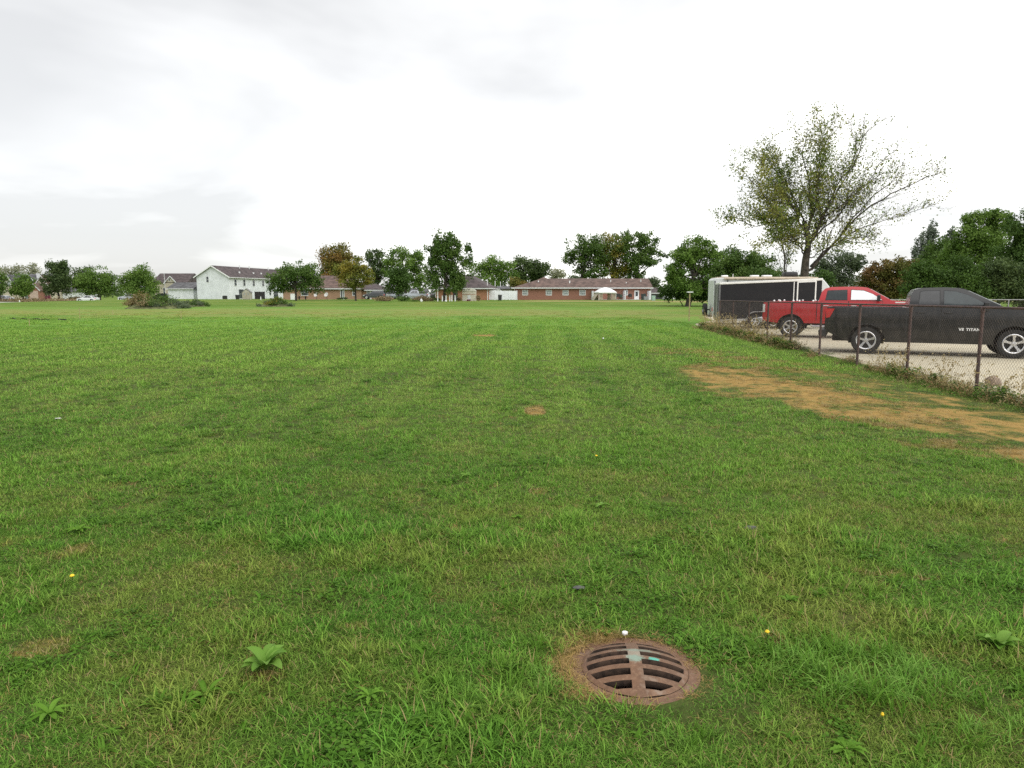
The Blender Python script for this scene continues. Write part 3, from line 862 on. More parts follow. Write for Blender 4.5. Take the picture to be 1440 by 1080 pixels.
for s_ in (-1, 1): shell_b('bed_seam', [(.985, .5), (.985, 1.335), (1.005, 1.335), (1.005, .5)], dark_plastic, -.02, .004, s_)
# red pickup further in
rd = dirty_paint('red_truck_paint', (.42, .012, .018), .3, dust=(.25, .12, .1), amt=.15, coat=.8)
spec_r = dict(hw=1.01, belt=1.46, roof=2.0, x0=-1.08, x1=4.75, paint=rd, wheel=(.42, .262), axles=(0, 3.8), arch=.52, spokes=6, top=.80,
    body=truck_body(-1.08, 4.75, 3.8, 1.42, .98, [(.99, 1.44), (1.08, 1.80), (1.20, 1.93), (1.4, 1.985), (2.1, 2.0), (2.5, 1.985), (2.68, 1.955), (3.5, 1.48)],
        [(3.9, 1.45), (4.4, 1.40), (4.66, 1.28), (4.74, 1.1)], .58, .42, .52, .66, .8),
    bed=(-.98, .9, .86),
    doors=([(1.08, .66), (1.08, 1.44), (2.02, 1.44), (2.02, .66)], [(2.06, .66), (2.06, 1.44), (3.2, 1.44), (3.22, .95), (3.15, .66)]),
    windows=([(1.24, 1.50), (1.30, 1.84), (1.96, 1.86), (1.98, 1.50)], [(2.12, 1.50), (2.12, 1.87), (2.55, 1.84), (2.85, 1.72), (3.18, 1.50)]),
    glass=[mat('grey_glass', (.035, .042, .045), .1, var=.1, spec=.5), mat('white_glass', (.88, .9, .92), .1, var=.02)],  # front side window: opaque near-white base colour
    screens=[('windscreen', (3.47, 1.497, 2.72, 1.932), glass_pale)], handle=chrome)
t_r, prof_r, shell_r = vehicle('pickup_truck', 'bright red crew cab pickup parked behind the dark grey pickup', 'pickup truck', (11.47, 29.17, YARD), yaw, spec_r)
for s_ in (-1, 1):
    shell_r('tail_light', [(-1.07, 1.32), (-1.07, 1.0), (-.98, 1.0), (-.98, 1.32)], white_lens, -.03, .012, s_)
    m = MB(); y = prof_r(3.1, 1.4)
    m.box(3.0, 3.12, min(s_*(y+.08), s_*(y+.34)), max(s_*(y+.08), s_*(y+.34)), 1.45, 1.68); m.tube([(3.06, s_*(y-.02), 1.50), (3.06, s_*(y+.12), 1.50)], .035, 6)
    m.build('mirror', dark_plastic, t_r, bevel=.03)
    m = MB(); m.tube([(.75, s_*1.0, .50), (.85, s_*1.06, .47), (3.1, s_*1.06, .47), (3.2, s_*1.0, .50)], .045, 8); m.build('step_bar', chrome, t_r)
    for k in range(3):
        for q in (0, .22):
            m = MB(); m.lathe([(.001, .07), (.03, .06), (.04, .03), (.03, 0)], 10, 'z', c=(-.65+k*.72+q, s_*.93, 1.42)); m.build('rail_cap', bright, t_r)
m = MB(); m.prism([(-1.24, .60), (-1.26, .78), (-1.07, .80), (-1.05, .58)], -.95, .95); m.build('rear_bumper', chrome, t_r, bevel=.02)
m = MB(); m.prism([(4.60, .62), (4.60, .95), (4.86, .92), (4.86, .66)], -.95, .95); m.build('front_bumper', chrome, t_r, bevel=.04)
m = MB(); m.box(3.62, 3.95, -prof_r(3.8, 1.41)-.012, -prof_r(3.8, 1.41)+.02, 1.385, 1.425); m.build('badge', bright, t_r)
for s_ in (-1, 1): shell_r('bed_seam', [(.92, .68), (.92, 1.415), (.945, 1.415), (.945, .68)], dark_plastic, -.02, .004, s_)
m = MB().box(-.9, 4.4, -.45, .45, .48, .66); m.build('chassis', dark_plastic, t_r)
for k in range(5): MB().box(2.25, 2.33, -.5+k*.22, -.44+k*.22, 1.985, 2.02).build('roof_lamp', dark_plastic, t_r)

# ---- enclosed black trailer and white camper behind
def box_trailer():
    rz = radians(-10); L = 4.85; W = 2.1; H = 1.93
    root = empty('enclosed_trailer', (10.42, 36.0, YARD), rz, 'black enclosed cargo trailer with white roof edge standing behind the red pickup', 'trailer')
    blk = dirty_paint('black_sheet_metal', (.009, .009, .011), .5, dust=(.05, .048, .045), amt=.2)
    sil = mat('silver_trim', (.55, .55, .54), .4, metal=.5, var=.08)
    wht = mat('white_trim', (.78, .77, .74), .5, var=.04)
    tilt = math.tan(radians(2.3))
    def zz(x, z): return z + x*tilt
    def slab(x0, x1, y0, y1, z0, z1):
        p = [(x, y, zz(x, z)) for z in (z0, z1) for x, y in ((x0, y0), (x1, y0), (x1, y1), (x0, y1))]
        return MB().solid(p, [(0, 3, 2, 1), (4, 5, 6, 7), (0, 1, 5, 4), (1, 2, 6, 5), (2, 3, 7, 6), (3, 0, 4, 7)])
    slab(0, L, 0, W, .34, .34+H).build('body', blk, root, bevel=.04)
    slab(-.02, L+.02, -.025, W+.025, .34+H-.09, .34+H+.02).build('roof_rim', wht, root, bevel=.02)
    slab(-.015, L+.01, -.012, -.002, .33, .44).build('lower_trim', sil, root)
    slab(-.03, .05, -.02, .0, .34, .34+H-.1).build('corner_post', mat('grey_trim', (.14, .14, .145), .5), root)
    # side door in a pale frame
    slab(3.52, 3.56, -.016, 0, 1.0, .34+H-.1).build('panel_joint', wht, root)
    d = slab(3.74, 4.52, -.030, 0, .55, 2.12).build('side_door', blk, root)
    f = slab(3.68, 3.74, -.036, 0, .5, 2.18); g_ = slab(4.52, 4.58, -.036, 0, .5, 2.18); h_ = slab(3.74, 4.52, -.036, 0, 2.12, 2.18)
    for q in (g_, h_):
        n = len(f.v); f.v += q.v; f.f += [tuple(i+n for i in t_) for t_ in q.f]
    f.build('door_frame', wht, d)
    # rear ramp doors with bars
    slab(-.05, -.002, .06, W-.06, .42, 2.2).build('rear_door', mat('grey_door', (.10, .10, .105), .5), root)
    for y in (.35, W-.35): MB().tube([(-.07, y, .5), (-.07, y, 2.15)], .018, 6).build('lock_bar', sil, root)
    # twin axle under one bright mudguard
    m = MB()
    pts = arc(1.75, .40, .43, 180, 90, 8) + arc(2.6, .40, .43, 90, 0, 8)
    for (a, c), (b, d_) in zip(pts, pts[1:]):
        m.solid([(a, -.24, c), (b, -.24, d_), (b, 0, d_), (a, 0, c), (a, -.24, c+.02), (b, -.24, d_+.02), (b, 0, d_+.02), (a, 0, c+.02)],
                [(0, 3, 2, 1), (4, 5, 6, 7), (0, 1, 5, 4), (1, 2, 6, 5), (2, 3, 7, 6), (3, 0, 4, 7)])
    poly = pts + [(2.98, .52), (2.7, .80), (1.65, .80), (1.37, .52)]
    m.build('mudguard', sil, root)
    for x in (1.75, 2.6):
        for s_, yy in ((-1, -.05), (1, W+.05)):
            w = make_wheel(root, x, s_, 0, .34, .2, 5, mat('white_rim', (.6, .6, .6), .4), .2, True); w.location = (x, -.22 if s_ < 0 else W+.22, .34)
    m = MB(); m.tube([(L, .35, .45), (L+1.2, W/2, .5)], .05, 6); m.tube([(L, W-.35, .45), (L+1.2, W/2, .5)], .05, 6); m.tube([(L+1.1, W/2, 0), (L+1.1, W/2, .75)], .035, 6)
    m.build('drawbar', dark_plastic, root)
box_trailer()

def camper():
    rz = radians(-8); L = 6.35; W = 2.3; H = 2.63
    root = empty('camper_trailer', (11.35, 40.4, YARD), rz, 'white camper trailer with spare tyre on its rear behind the black cargo trailer', 'camper')
    wh = dirty_paint('camper_white', (.62, .64, .64), .4, dust=(.4, .38, .33), amt=.2)
    poly = [(0, .45), (0, 2.5), (.10, H-.02), (.3, H), (L-.9, H-.03), (L-.45, H-.14), (L-.15, H-.5), (L, 1.7), (L, .8), (L-.35, .45)]
    ya = lambda x, z: 0.0; yb = lambda x, z: W
    skin_bm(poly, ya, yb).build('body', wh, root, bevel=.05)
    tan = mat('tan_roof', (.5, .42, .32), .7, var=.08)
    MB().box(.15, L-1.0, .02, W-.02, H-.015, H+.03).build('roof_cover', tan, root, bevel=.01)
    m = MB(); m.tube([(.55, -.09, H-.06), (L-.8, -.09, H-.06)], .065, 10); m.build('awning_roll', tan, root)
    for x in (.75, L-1.3):
        MB().tube([(x, -.06, H-.1), (x, -.05, .9)], .022, 6).build('awning_arm', dark_plastic, root)
    MB().box(.04, .10, -.012, 0, .5, 2.45).build('corner_trim', dark_plastic, root)
    for x0, x1, z0, z1 in ((.95, 1.7, 1.9, 2.35), (2.2, 2.9, 1.8, 2.35)):
        w = MB().box(x0, x1, -.015, 0, z0, z1).build('window', glass_dark, root); MB().box(x0-.04, x1+.04, -.008, 0, z0-.04, z1+.04).build('frame', dark_plastic, w)
    MB().box(L-.5, L-.44, -.015, 0, 1.1, 1.9).build('corner_light', red_lens, root)
    m = MB(); m.box(L-2.4, L-1.65, .7, 1.5, H+.03, H+.33); m.build('roof_air_conditioner', dark_plastic, root, bevel=.10)
    for x, s_ in ((.5, .2), (2.75, .28), (2.1, .25)):
        MB().box(x, x+s_*1.8, .5, .5+s_*1.8, H+.028, H+.14).build('roof_vent', bright, root, bevel=.04)
    m = MB(); m.tube([(1.05, .12, H), (1.05, .12, H+.2)], .02, 6); m.build('vent_pipe', bright, root)
    MB().box(-.22, -.02, .1, W-.1, .42, .52).build('rear_bumper', dark_plastic, root, bevel=.02)
    r = .36
    sp = empty('spare', (0, 0, 0), 0, None, None); sp.name = 'spare_tyre'; sp.parent = root; sp.location = (-.30, 1.15, .82); sp.rotation_euler = (0, 0, radians(90))
    MB().lathe([(.2, -.12), (.3, -.12), (r, -.08), (r, .08), (.3, .12), (.2, .12)], 28, 'y', closed=True).build('tyre', black_rub, sp)
    MB().lathe([(.001, .03), (.16, .04), (.2, .10), (.2, -.1)], 20, 'y').build('rim', chrome, sp)
    m = MB(); m.tube([(-.02, 1.15, .82), (-.3, 1.15, .82)], .04, 6); m.build('tyre_bracket', dark_plastic, root)
    for s_, yy in ((-1, -.0), (1, W)):
        for x in (2.7, 3.5):
            w = make_wheel(root, x, s_, 0, .34, .2, 5, None, .2, True); w.location = (x, .03 if s_ < 0 else W-.03, .34)
    for x in (.25, L-.6):
        MB().tube([(x, .25, .45), (x, .25, 0)], .035, 6).build('stabiliser_leg', dark_plastic, root)
    MB().box(-.02, 0, .15, .32, .75, .95).build('tail_light', red_lens, root)
    m = MB(); m.tube([(L-.3, W/2, .5), (L+1.2, W/2, .5)], .06, 6); m.tube([(L+1.05, W/2, 0), (L+1.05, W/2, .95)], .04, 6); m.build('drawbar', dark_plastic, root)
camper()

# ------------------------------------------------------------------ chain link fence
rust = mat('rusty_steel', (.105, .06, .05), .75, var=.3, vscale=9, col2=(.06, .036, .034), bump=.3)
wire_m = mat('weathered_wire', (.10, .08, .068), .6, metal=.3, var=.25, vscale=5)
def chain_fence(name, label, P, rail_z, base_z, step_nodes=True):
    p0 = P[0]
    root = empty(name, (p0[0], p0[1], base_z(*p0)), 0, label, 'fence')
    ox, oy, oz = root.location
    def loc(x, y, z): return (x-ox, y-oy, z-oz)
    for x, y in P:
        zt = rail_z(x, y); zb = base_z(x, y)-.1
        m = MB(); m.tube([loc(x, y, zb), loc(x, y, zt-.01)], .030, 10)
        m.lathe([(.036, -.05), (.036, .015), (.02, .035), (.001, .04)], 10, 'z', c=loc(x, y, zt-.03)); m.build('post', rust, root)
    for (a, b) in zip(P, P[1:]):
        m = MB(); za, zb = rail_z(*a), rail_z(*b)
        m.tube([loc(a[0], a[1], za), loc(b[0], b[1], zb)], .021, 8); m.build('top_rail', rust, root)
        # woven wire: two families of slanting wires, clipped to the panel
        L = math.hypot(b[0]-a[0], b[1]-a[1]); h0 = base_z(*a)+.04; m = MB(); pit = .075; H0 = za-.03-h0
        off = Vector(((b[1]-a[1])/L, -(b[0]-a[0])/L, 0))*-.03
        def at(s_, z):
            q = s_/L; zt = h0+z*1.0
            return Vector(loc(a[0]+(b[0]-a[0])*q, a[1]+(b[1]-a[1])*q, zt + (zb-za)*q*(z/H0)))+off
        n = int((L+H0)/pit)+1
        for k in range(n+1):
            c = k*pit
            s0, s1 = max(0, c-H0), min(L, c)
            if s1-s0 > .02:
                m.tube([at(s0, c-s0), at(s1, c-s1)], .0018, 3, cap=False)
                m.tube([at(L-s0, c-s0), at(L-s1, c-s1)], .0018, 3, cap=False)
        m.build('wire_panel', wire_m, root, smooth=0)
    return root
fy = [-.5, 2.1, 4.7, 7.3, 9.8, 12.4, 14.95, 17.5, 20.1, 22.7, 25.3, 27.9, 30.5, 33.1]
def rail_h(x, y): return EYE-(.19+.0038*y)
chain_fence('chain_link_fence', 'rusty brown chain link fence between the lawn and the gravel yard', [(fence_x(y), y) for y in fy], rail_h, lambda x, y: gz(x, y))
# a second run beyond the yard at the right
chain_fence('chain_link_fence', 'galvanised grey chain link fence along the far side of the yard under the trees',
            [(22+i*2.9, 45-i*.25) for i in range(14)], lambda x, y: 1.28, lambda x, y: -.08)
bpy.data.objects['chain_link_fence.001']
for o in bpy.data.objects['chain_link_fence.001'].children:
    if o.name.startswith(('post', 'top_rail')): o.data.materials[0] = mat('galvanised', (.3, .3, .31), .5, metal=.4)

# ------------------------------------------------------------------ trees
bark = mat('grey_brown_bark', (.06, .05, .04), .9, var=.3, vscale=3, bump=.8, bscale=14)
dark_bark = mat('dark_bark', (.06, .05, .04), .9, var=.3, vscale=3)
LEAFM = {}
def leaf_mat(key, a, b, c=None, transl=.28):
    if key in LEAFM: return LEAFM[key]
    m, nt, bs = new_mat('leaves_'+key); t = NT(nt)
    tint = t.n('ShaderNodeAttribute', attribute_name='tint').outputs['Fac']
    pos = t.n('ShaderNodeTexCoord').outputs['Object']
    col = t.mix(t.ss(tint, 0, 1), a, b)
    if c: col = t.mix(t.ss(t.m('ADD', t.noise(pos, .35, 3), t.m('MULTIPLY', tint, .25)), .52, .8), col, c)
    t.l(col, bs.inputs['Base Color']); bs.inputs['Roughness'].default_value = .6; bs.inputs['Specular IOR Level'].default_value = .25
    tr = t.n('ShaderNodeBsdfTranslucent'); t.l(col, tr.inputs['Color'])
    mx = t.n('ShaderNodeMixShader'); mx.inputs[0].default_value = transl
    t.l(bs.outputs[0], mx.inputs[1]); t.l(tr.outputs[0], mx.inputs[2]); t.l(mx.outputs[0], nt.nodes['Material Output'].inputs['Surface'])
    LEAFM[key] = m
    return m
LM = {
 'green': leaf_mat('green', (.052, .108, .02), (.125, .20, .04)),
 'bright': leaf_mat('bright', (.075, .15, .022), (.17, .27, .05)),
 'yellowish': leaf_mat('yellowish', (.09, .12, .018), (.20, .22, .04), (.30, .25, .04)),
 'dark': leaf_mat('dark', (.042, .075, .022), (.10, .15, .045)),
 'deep': leaf_mat('deep', (.036, .075, .012), (.085, .16, .028)),
 'orange': leaf_mat('orange', (.10, .125, .022), (.20, .18, .035), (.25, .15, .04)),
 'rust': leaf_mat('rust', (.10, .12, .025), (.20, .16, .045), (.20, .11, .045)),
 'pale': leaf_mat('pale', (.20, .22, .13), (.38, .38, .26)),
 'grey': leaf_mat('grey', (.07, .10, .055), (.15, .19, .10)),
 'blue': leaf_mat('blue', (.10, .13, .085), (.21, .25, .19)),
 'main': leaf_mat('main', (.09, .15, .026), (.22, .29, .065), (.28, .28, .06)),
}
def leaf_quads(C, size, r, up=.35):
    """C (n,3) centres -> pointed leaf-clump quads"""
    n = len(C)
    nrm = r.normal(size=(n, 3)); nrm[:, 2] += up; nrm /= np.linalg.norm(nrm, axis=1)[:, None]
    t = r.normal(size=(n, 3)); u = np.cross(nrm, t); u /= np.linalg.norm(u, axis=1)[:, None]; v = np.cross(nrm, u)
    s_ = size*(.55+.9*r.rand(n))[:, None]
    V = np.stack([C-u*s_*.62, C-v*s_*.36+u*s_*.05, C+u*s_*.62, C+v*s_*.36-u*s_*.05], 1).reshape(-1, 3)
    return V, np.arange(4*n).reshape(n, 4)

def tree(name, label, Y, base, lobes, kind='green', n=4200, leaf=.30, trunk=.2, limbs=9, cat='tree', group=None, dens=1., clump=.30, seed=None, stems=1, tm=None, spiky=0., zb=None, depth=.8):
    """base: (px, py) of the foot; lobes: (px, py, rx, ry) in photograph pixels at distance Y"""
    seed = seed if seed is not None else int(base[0]*7+base[1]) % 9973
    r = np.random.RandomState(seed)
    bx = U(base[0], 413, Y); bz = gz(bx, Y) if zb is None else zb
    root = empty(name, (bx, Y, bz), 0, label, cat, group)
    L = []
    for (px, py, rx, ry) in lobes:
        rx *= 1.07; X = U(px, py, Y)-bx; Zc = Z(py, Y)-bz; s_ = Y/1000.0
        L.append((X, r.uniform(-.2, .2)*rx*s_, Zc, rx*s_, rx*s_*depth, ry*s_))
    n = int(n*1.5); area = np.array([l[3]*l[5] for l in L]); w = area/area.sum()
    C = []; T = []; CC = []
    for l, wi in zip(L, w):
        rm = (l[3]*l[5])**.5
        nc = max(12, int(60*dens*wi*len(L)**.4)+8)
        d = r.normal(size=(nc, 3)); d /= np.linalg.norm(d, axis=1)[:, None]
        q = d*(r.rand(nc)**.38)[:, None]*np.array([l[3], l[4], l[5]])*.97
        cen = q+np.array(l[:3]); CC.append(cen)
        cr = rm*clump*(.6+.8*r.rand(nc))
        per = np.maximum(8, (n*wi*cr**2/np.sum(cr**2)).astype(int))
        for c_, k_, pn in zip(cen, cr, per):
            g = r.normal(size=(pn, 3))*k_*np.array([.66, .66, .52])
            g = np.clip(g, -k_*1.15, k_*1.15)
            if spiky: g[:, 2] = np.abs(g[:, 2])*(1+spiky*1.5)*np.where(r.rand(pn) < .8, 1, -1); g[:, :2] *= (1-.35*spiky)
            C.append(c_+g); T.append(np.clip(.05+r.rand()*.6+r.rand(pn)*.3, 0, 1))
    # a loose inner fill so that big crowns are not hollow
    C = np.concatenate(C); T = np.concatenate(T); CC = np.concatenate(CC)
    ok = C[:, 2] > .15; C = C[ok]; T = T[ok]
    V, F = leaf_quads(C, leaf*1.08, r)
    me = np_mesh('crown', V, F, np.repeat(T, 4)); link('crown', me, LM[kind], root, smooth=0)
    mb = MB()
    lowz = min(l[2]-l[5]*.5 for l in L)
    top = max(L, key=lambda l: l[2]+l[5])
    for s_ in range(stems):
        ox = (s_-(stems-1)/2)*trunk*3.2
        fork = Vector((L[0][0]*.3+ox, 0, max(lowz*.9, .6)))
        tip = Vector((top[0]+ox*2, top[1], top[2]+top[5]*.3))
        mb.tube([(ox, 0, -.2), (ox, 0, .15), tuple(fork*.55+Vector((ox*.45, 0, 0))), tuple(fork), tuple(fork.lerp(tip, .5)), tuple(tip)],
                [trunk*1.5, trunk*1.08, trunk*.92, trunk*.8, trunk*.42, trunk*.08], 8)
        idx = r.permutation(len(CC))[:limbs]
        for i in idx:
            c_ = Vector(CC[i]); a = r.uniform(0, .35); st = fork.lerp(tip, a); md = st.lerp(c_, .5)+Vector((0, 0, r.uniform(-.02, .08)*c_.z))
            mb.tube([st, md, c_], [trunk*.4*(1-a), trunk*.22, trunk*.05], 5)
    mb.build('trunk', tm or dark_bark, root)
    return root

TW = 'trees among the houses'
def T(*a, **k): return tree('tree', *a, **k)
# left to right
T('green tree cut by the left edge of the photo', 170, (0, 419), [(-4, 397, 13, 17)], 'green', 2200)
T('small bright green tree in front of the tan houses at far left', 172, (32, 420), [(31, 400, 13, 15), (38, 408, 10, 9), (26, 410, 10, 7)], 'bright', 3200, .3)
T('pale leafless looking tree above the left roofs', 260, (17, 417), [(10, 382, 10, 9), (26, 380, 10, 8)], 'pale', 900, .4, .25)
T('second pale tree with pinkish twigs rising over the dark gable roof', 262, (48, 417), [(48, 381, 9, 9)], 'pale', 600, .4, .25)
T('tall dark green tree between the tan houses and the willow', 176, (83, 418), [(76, 384, 13, 15), (88, 379, 9, 12), (92, 398, 15, 14), (72, 401, 12, 12)], 'dark', 5200, .32, .25)
T('dark tree top showing behind the willow', 215, (118, 418), [(112, 386, 8, 11), (124, 384, 9, 10), (117, 400, 14, 14)], 'dark', 2400, .36)
T('broad light green willow beside the parked white sedan', 178, (140, 420), [(138, 388, 20, 14), (126, 400, 19, 16), (151, 399, 15, 18), (137, 408, 25, 12)], 'bright', 7500, .28, .3, spiky=-.2)
T('rounded green tree just behind the parked silver wagon', 178, (192, 420), [(195, 385, 17, 14), (182, 397, 16, 14), (207, 396, 17, 14), (194, 405, 27, 12)], 'bright', 7500, .28, .3)
T('round dark green tree right of the white two storey house', 128, (416, 422), [(415, 379, 24, 15), (396, 390, 22, 17), (436, 388, 19, 17), (428, 400, 26, 11), (393, 400, 20, 10)], 'green', 6200, .25, .2, 14, clump=.25)
T('tall maple turning orange brown behind the tan brick house', 172, (472, 420), [(474, 358, 20, 16), (461, 372, 16, 17), (489, 370, 14, 14), (468, 387, 20, 12)], 'orange', 6000, .32, .35)
T('small yellow green tree on the lawn before the tan brick house', 128, (500, 422), [(499, 374, 16, 12), (484, 382, 17, 13), (515, 384, 14, 14), (499, 393, 25, 12)], 'yellowish', 5200, .23, .16, 14, clump=.26)
T('tall dark tree with bare lower limbs behind the tan brick house', 190, (532, 420), [(531, 361, 15, 11), (534, 378, 16, 14), (527, 393, 9, 10)], 'dark', 3300, .34, .3, 16, clump=.24)
T('big loose green tree behind the parked cars', 170, (571, 420), [(566, 362, 20, 14), (586, 367, 15, 15), (552, 375, 13, 14), (575, 385, 26, 14), (590, 398, 15, 12)], 'bright', 6500, .32, .3, 14, clump=.24)
T('dark rounded evergreen beside the parked cars', 146, (560, 420), [(560, 390, 15, 14), (560, 402, 18, 12)], 'deep', 4200, .26, .2)
T('large shaggy green tree in front of the brown hip roof', 124, (624, 421), [(628, 350, 24, 20), (612, 356, 17, 17), (647, 358, 16, 17), (618, 380, 24, 17), (643, 382, 20, 18), (628, 400, 26, 13)], 'green', 12000, .24, .28, 16, clump=.22, spiky=.5)
T('bushy lower tree leaning over the white kiosk roof', 124, (640, 421), [(642, 396, 12, 12)], 'green', 1600, .22, .1)
T('wide light green tree behind the brown hip roof', 185, (694, 420), [(693, 376, 19, 14), (676, 383, 16, 14), (710, 382, 15, 14), (694, 395, 30, 10)], 'bright', 6000, .34, .3)
T('dark green tree above the white fence, left of the pale one', 190, (735, 420), [(734, 378, 15, 15), (728, 394, 14, 11)], 'dark', 4200, .34, .3)
T('dark green tree with a flat top beside the pale distant tree', 192, (757, 420), [(757, 376, 15, 14), (755, 392, 13, 11)], 'dark', 4000, .34, .3)
T('pale grey green distant tree over the brick ranch roof', 250, (781, 418), [(782, 385, 13, 8)], 'pale', 900, .42, .2)
T('low orange tinged bush tree behind the white vinyl fence', 160, (727, 421), [(727, 401, 10, 9)], 'orange', 1500, .28, .12)
T('low distant green tree just over the ranch roof', 230, (806, 418), [(806, 395, 11, 7)], 'grey', 900, .4, .2)
T('tall tree at the left of the clump behind the brick ranch', 165, (818, 420), [(818, 348, 23, 18), (808, 362, 16, 14), (836, 356, 22, 24), (830, 382, 24, 11)], 'green', 6200, .32, .36, 16, clump=.24, tm=dark_bark)
T('yellow flecked tree in the middle of the clump behind the brick ranch', 168, (866, 420), [(860, 348, 26, 20), (848, 366, 22, 18), (874, 368, 22, 20), (862, 386, 30, 11)], 'yellowish', 6200, .32, .38, 16, clump=.25, tm=dark_bark)
T('tallest tree at the right of the clump behind the brick ranch', 166, (899, 420), [(886, 339, 20, 15), (908, 343, 18, 17), (897, 365, 21, 19), (917, 362, 14, 12), (936, 359, 6, 4), (893, 388, 16, 9)], 'green', 7200, .32, .38, 18, clump=.23, tm=dark_bark)
T('small grey green tree peeking over the right end of the ranch roof', 210, (918, 419), [(918, 397, 9, 7)], 'grey', 800, .4, .2)
T('big full green tree left of the camper', 92, (968, 421), [(982, 352, 24, 18), (962, 366, 22, 18), (1004, 366, 20, 20), (946, 388, 16, 16), (975, 392, 32, 24), (1008, 396, 24, 22)], 'bright', 15000, .19, .35, 14, clump=.24)
T('olive green tree rising straight behind the camper', 78, (1048, 421), [(1040, 366, 22, 18), (1020, 378, 20, 18), (1066, 376, 22, 20), (1050, 398, 44, 20)], 'green', 13000, .17, .3, 12, clump=.26)
T('grey green tree between the bare poplar and the rusty one', 88, (1182, 421), [(1180, 372, 26, 20), (1162, 384, 18, 20), (1204, 374, 13, 16), (1184, 402, 36, 18)], 'grey', 8500, .18, .25, 12, clump=.24)
T('rust and brown autumn tree behind the red pickup', 70, (1250, 420), [(1252, 378, 26, 18), (1234, 392, 20, 22), (1276, 384, 20, 24), (1254, 410, 44, 18)], 'rust', 13000, .15, .2, 12, clump=.24)
T('spiky blue grey tree top standing over the rusty one', 84, (1304, 420), [(1312, 334, 7, 22), (1300, 346, 12, 22), (1292, 364, 12, 18), (1308, 378, 16, 24)], 'blue', 5200, .16, .22, 16, clump=.22, spiky=.9)
T('olive green tree filling the gap between the rusty and the spiky grey trees', 77, (1318, 420), [(1324, 362, 24, 24), (1302, 382, 26, 22), (1330, 396, 34, 22)], 'green', 10000, .16, .2, 10, clump=.26)
T('small pointed spruce top left of the tall right hand trees', 82, (1338, 420), [(1338, 326, 4, 8), (1338, 342, 9, 14), (1338, 366, 16, 22)], 'blue', 3200, .16, .2, 12, spiky=.2)
T('tall bright green tree with ragged top behind the dark grey pickup', 68, (1376, 420), [(1384, 312, 20, 18), (1362, 330, 20, 22), (1408, 318, 18, 20), (1380, 356, 38, 32), (1340, 366, 22, 24)], 'bright', 17000, .15, .3, 14, clump=.22, spiky=.45)
T('tall dark green tree at the right edge of the photo', 60, (1440, 420), [(1436, 330, 26, 30), (1456, 318, 26, 34), (1424, 372, 36, 34), (1470, 376, 36, 40)], 'deep', 17000, .14, .3, 12, clump=.24)
for i, (px, w, k, lab) in enumerate(((1300, 34, 'deep', 'dark green thicket under the blue grey tree'), (1352, 36, 'deep', 'dark green thicket behind the cab of the dark grey pickup'),
        (1408, 38, 'dark', 'dark green thicket above the far grey fence'), (1462, 34, 'green', 'green thicket running out of the photo at right'))):
    tree('thicket', lab, 58, (px, 425), [(px-6, 398, w*.8, 26), (px+12, 406, w*.8, 22), (px, 384, w*.6, 22)], k, 8500, .13, .08, 6, cat='thicket', group='thickets beyond the yard', clump=.28, zb=-.08)
tree('thicket', 'dark green thicket low behind the black cargo trailer', 74, (1100, 424), [(1080, 402, 30, 20), (1120, 404, 34, 20), (1150, 400, 20, 20)], 'deep', 9000, .16, .08, 6, cat='thicket', group='thickets beyond the yard', zb=-.08)
tree('hedge', 'dark green hedge at the foot of the big tree left of the camper', 96, (960, 422), [(940, 410, 16, 12), (962, 408, 20, 14), (984, 406, 22, 16)], 'deep', 7000, .2, .06, 4, cat='hedge')

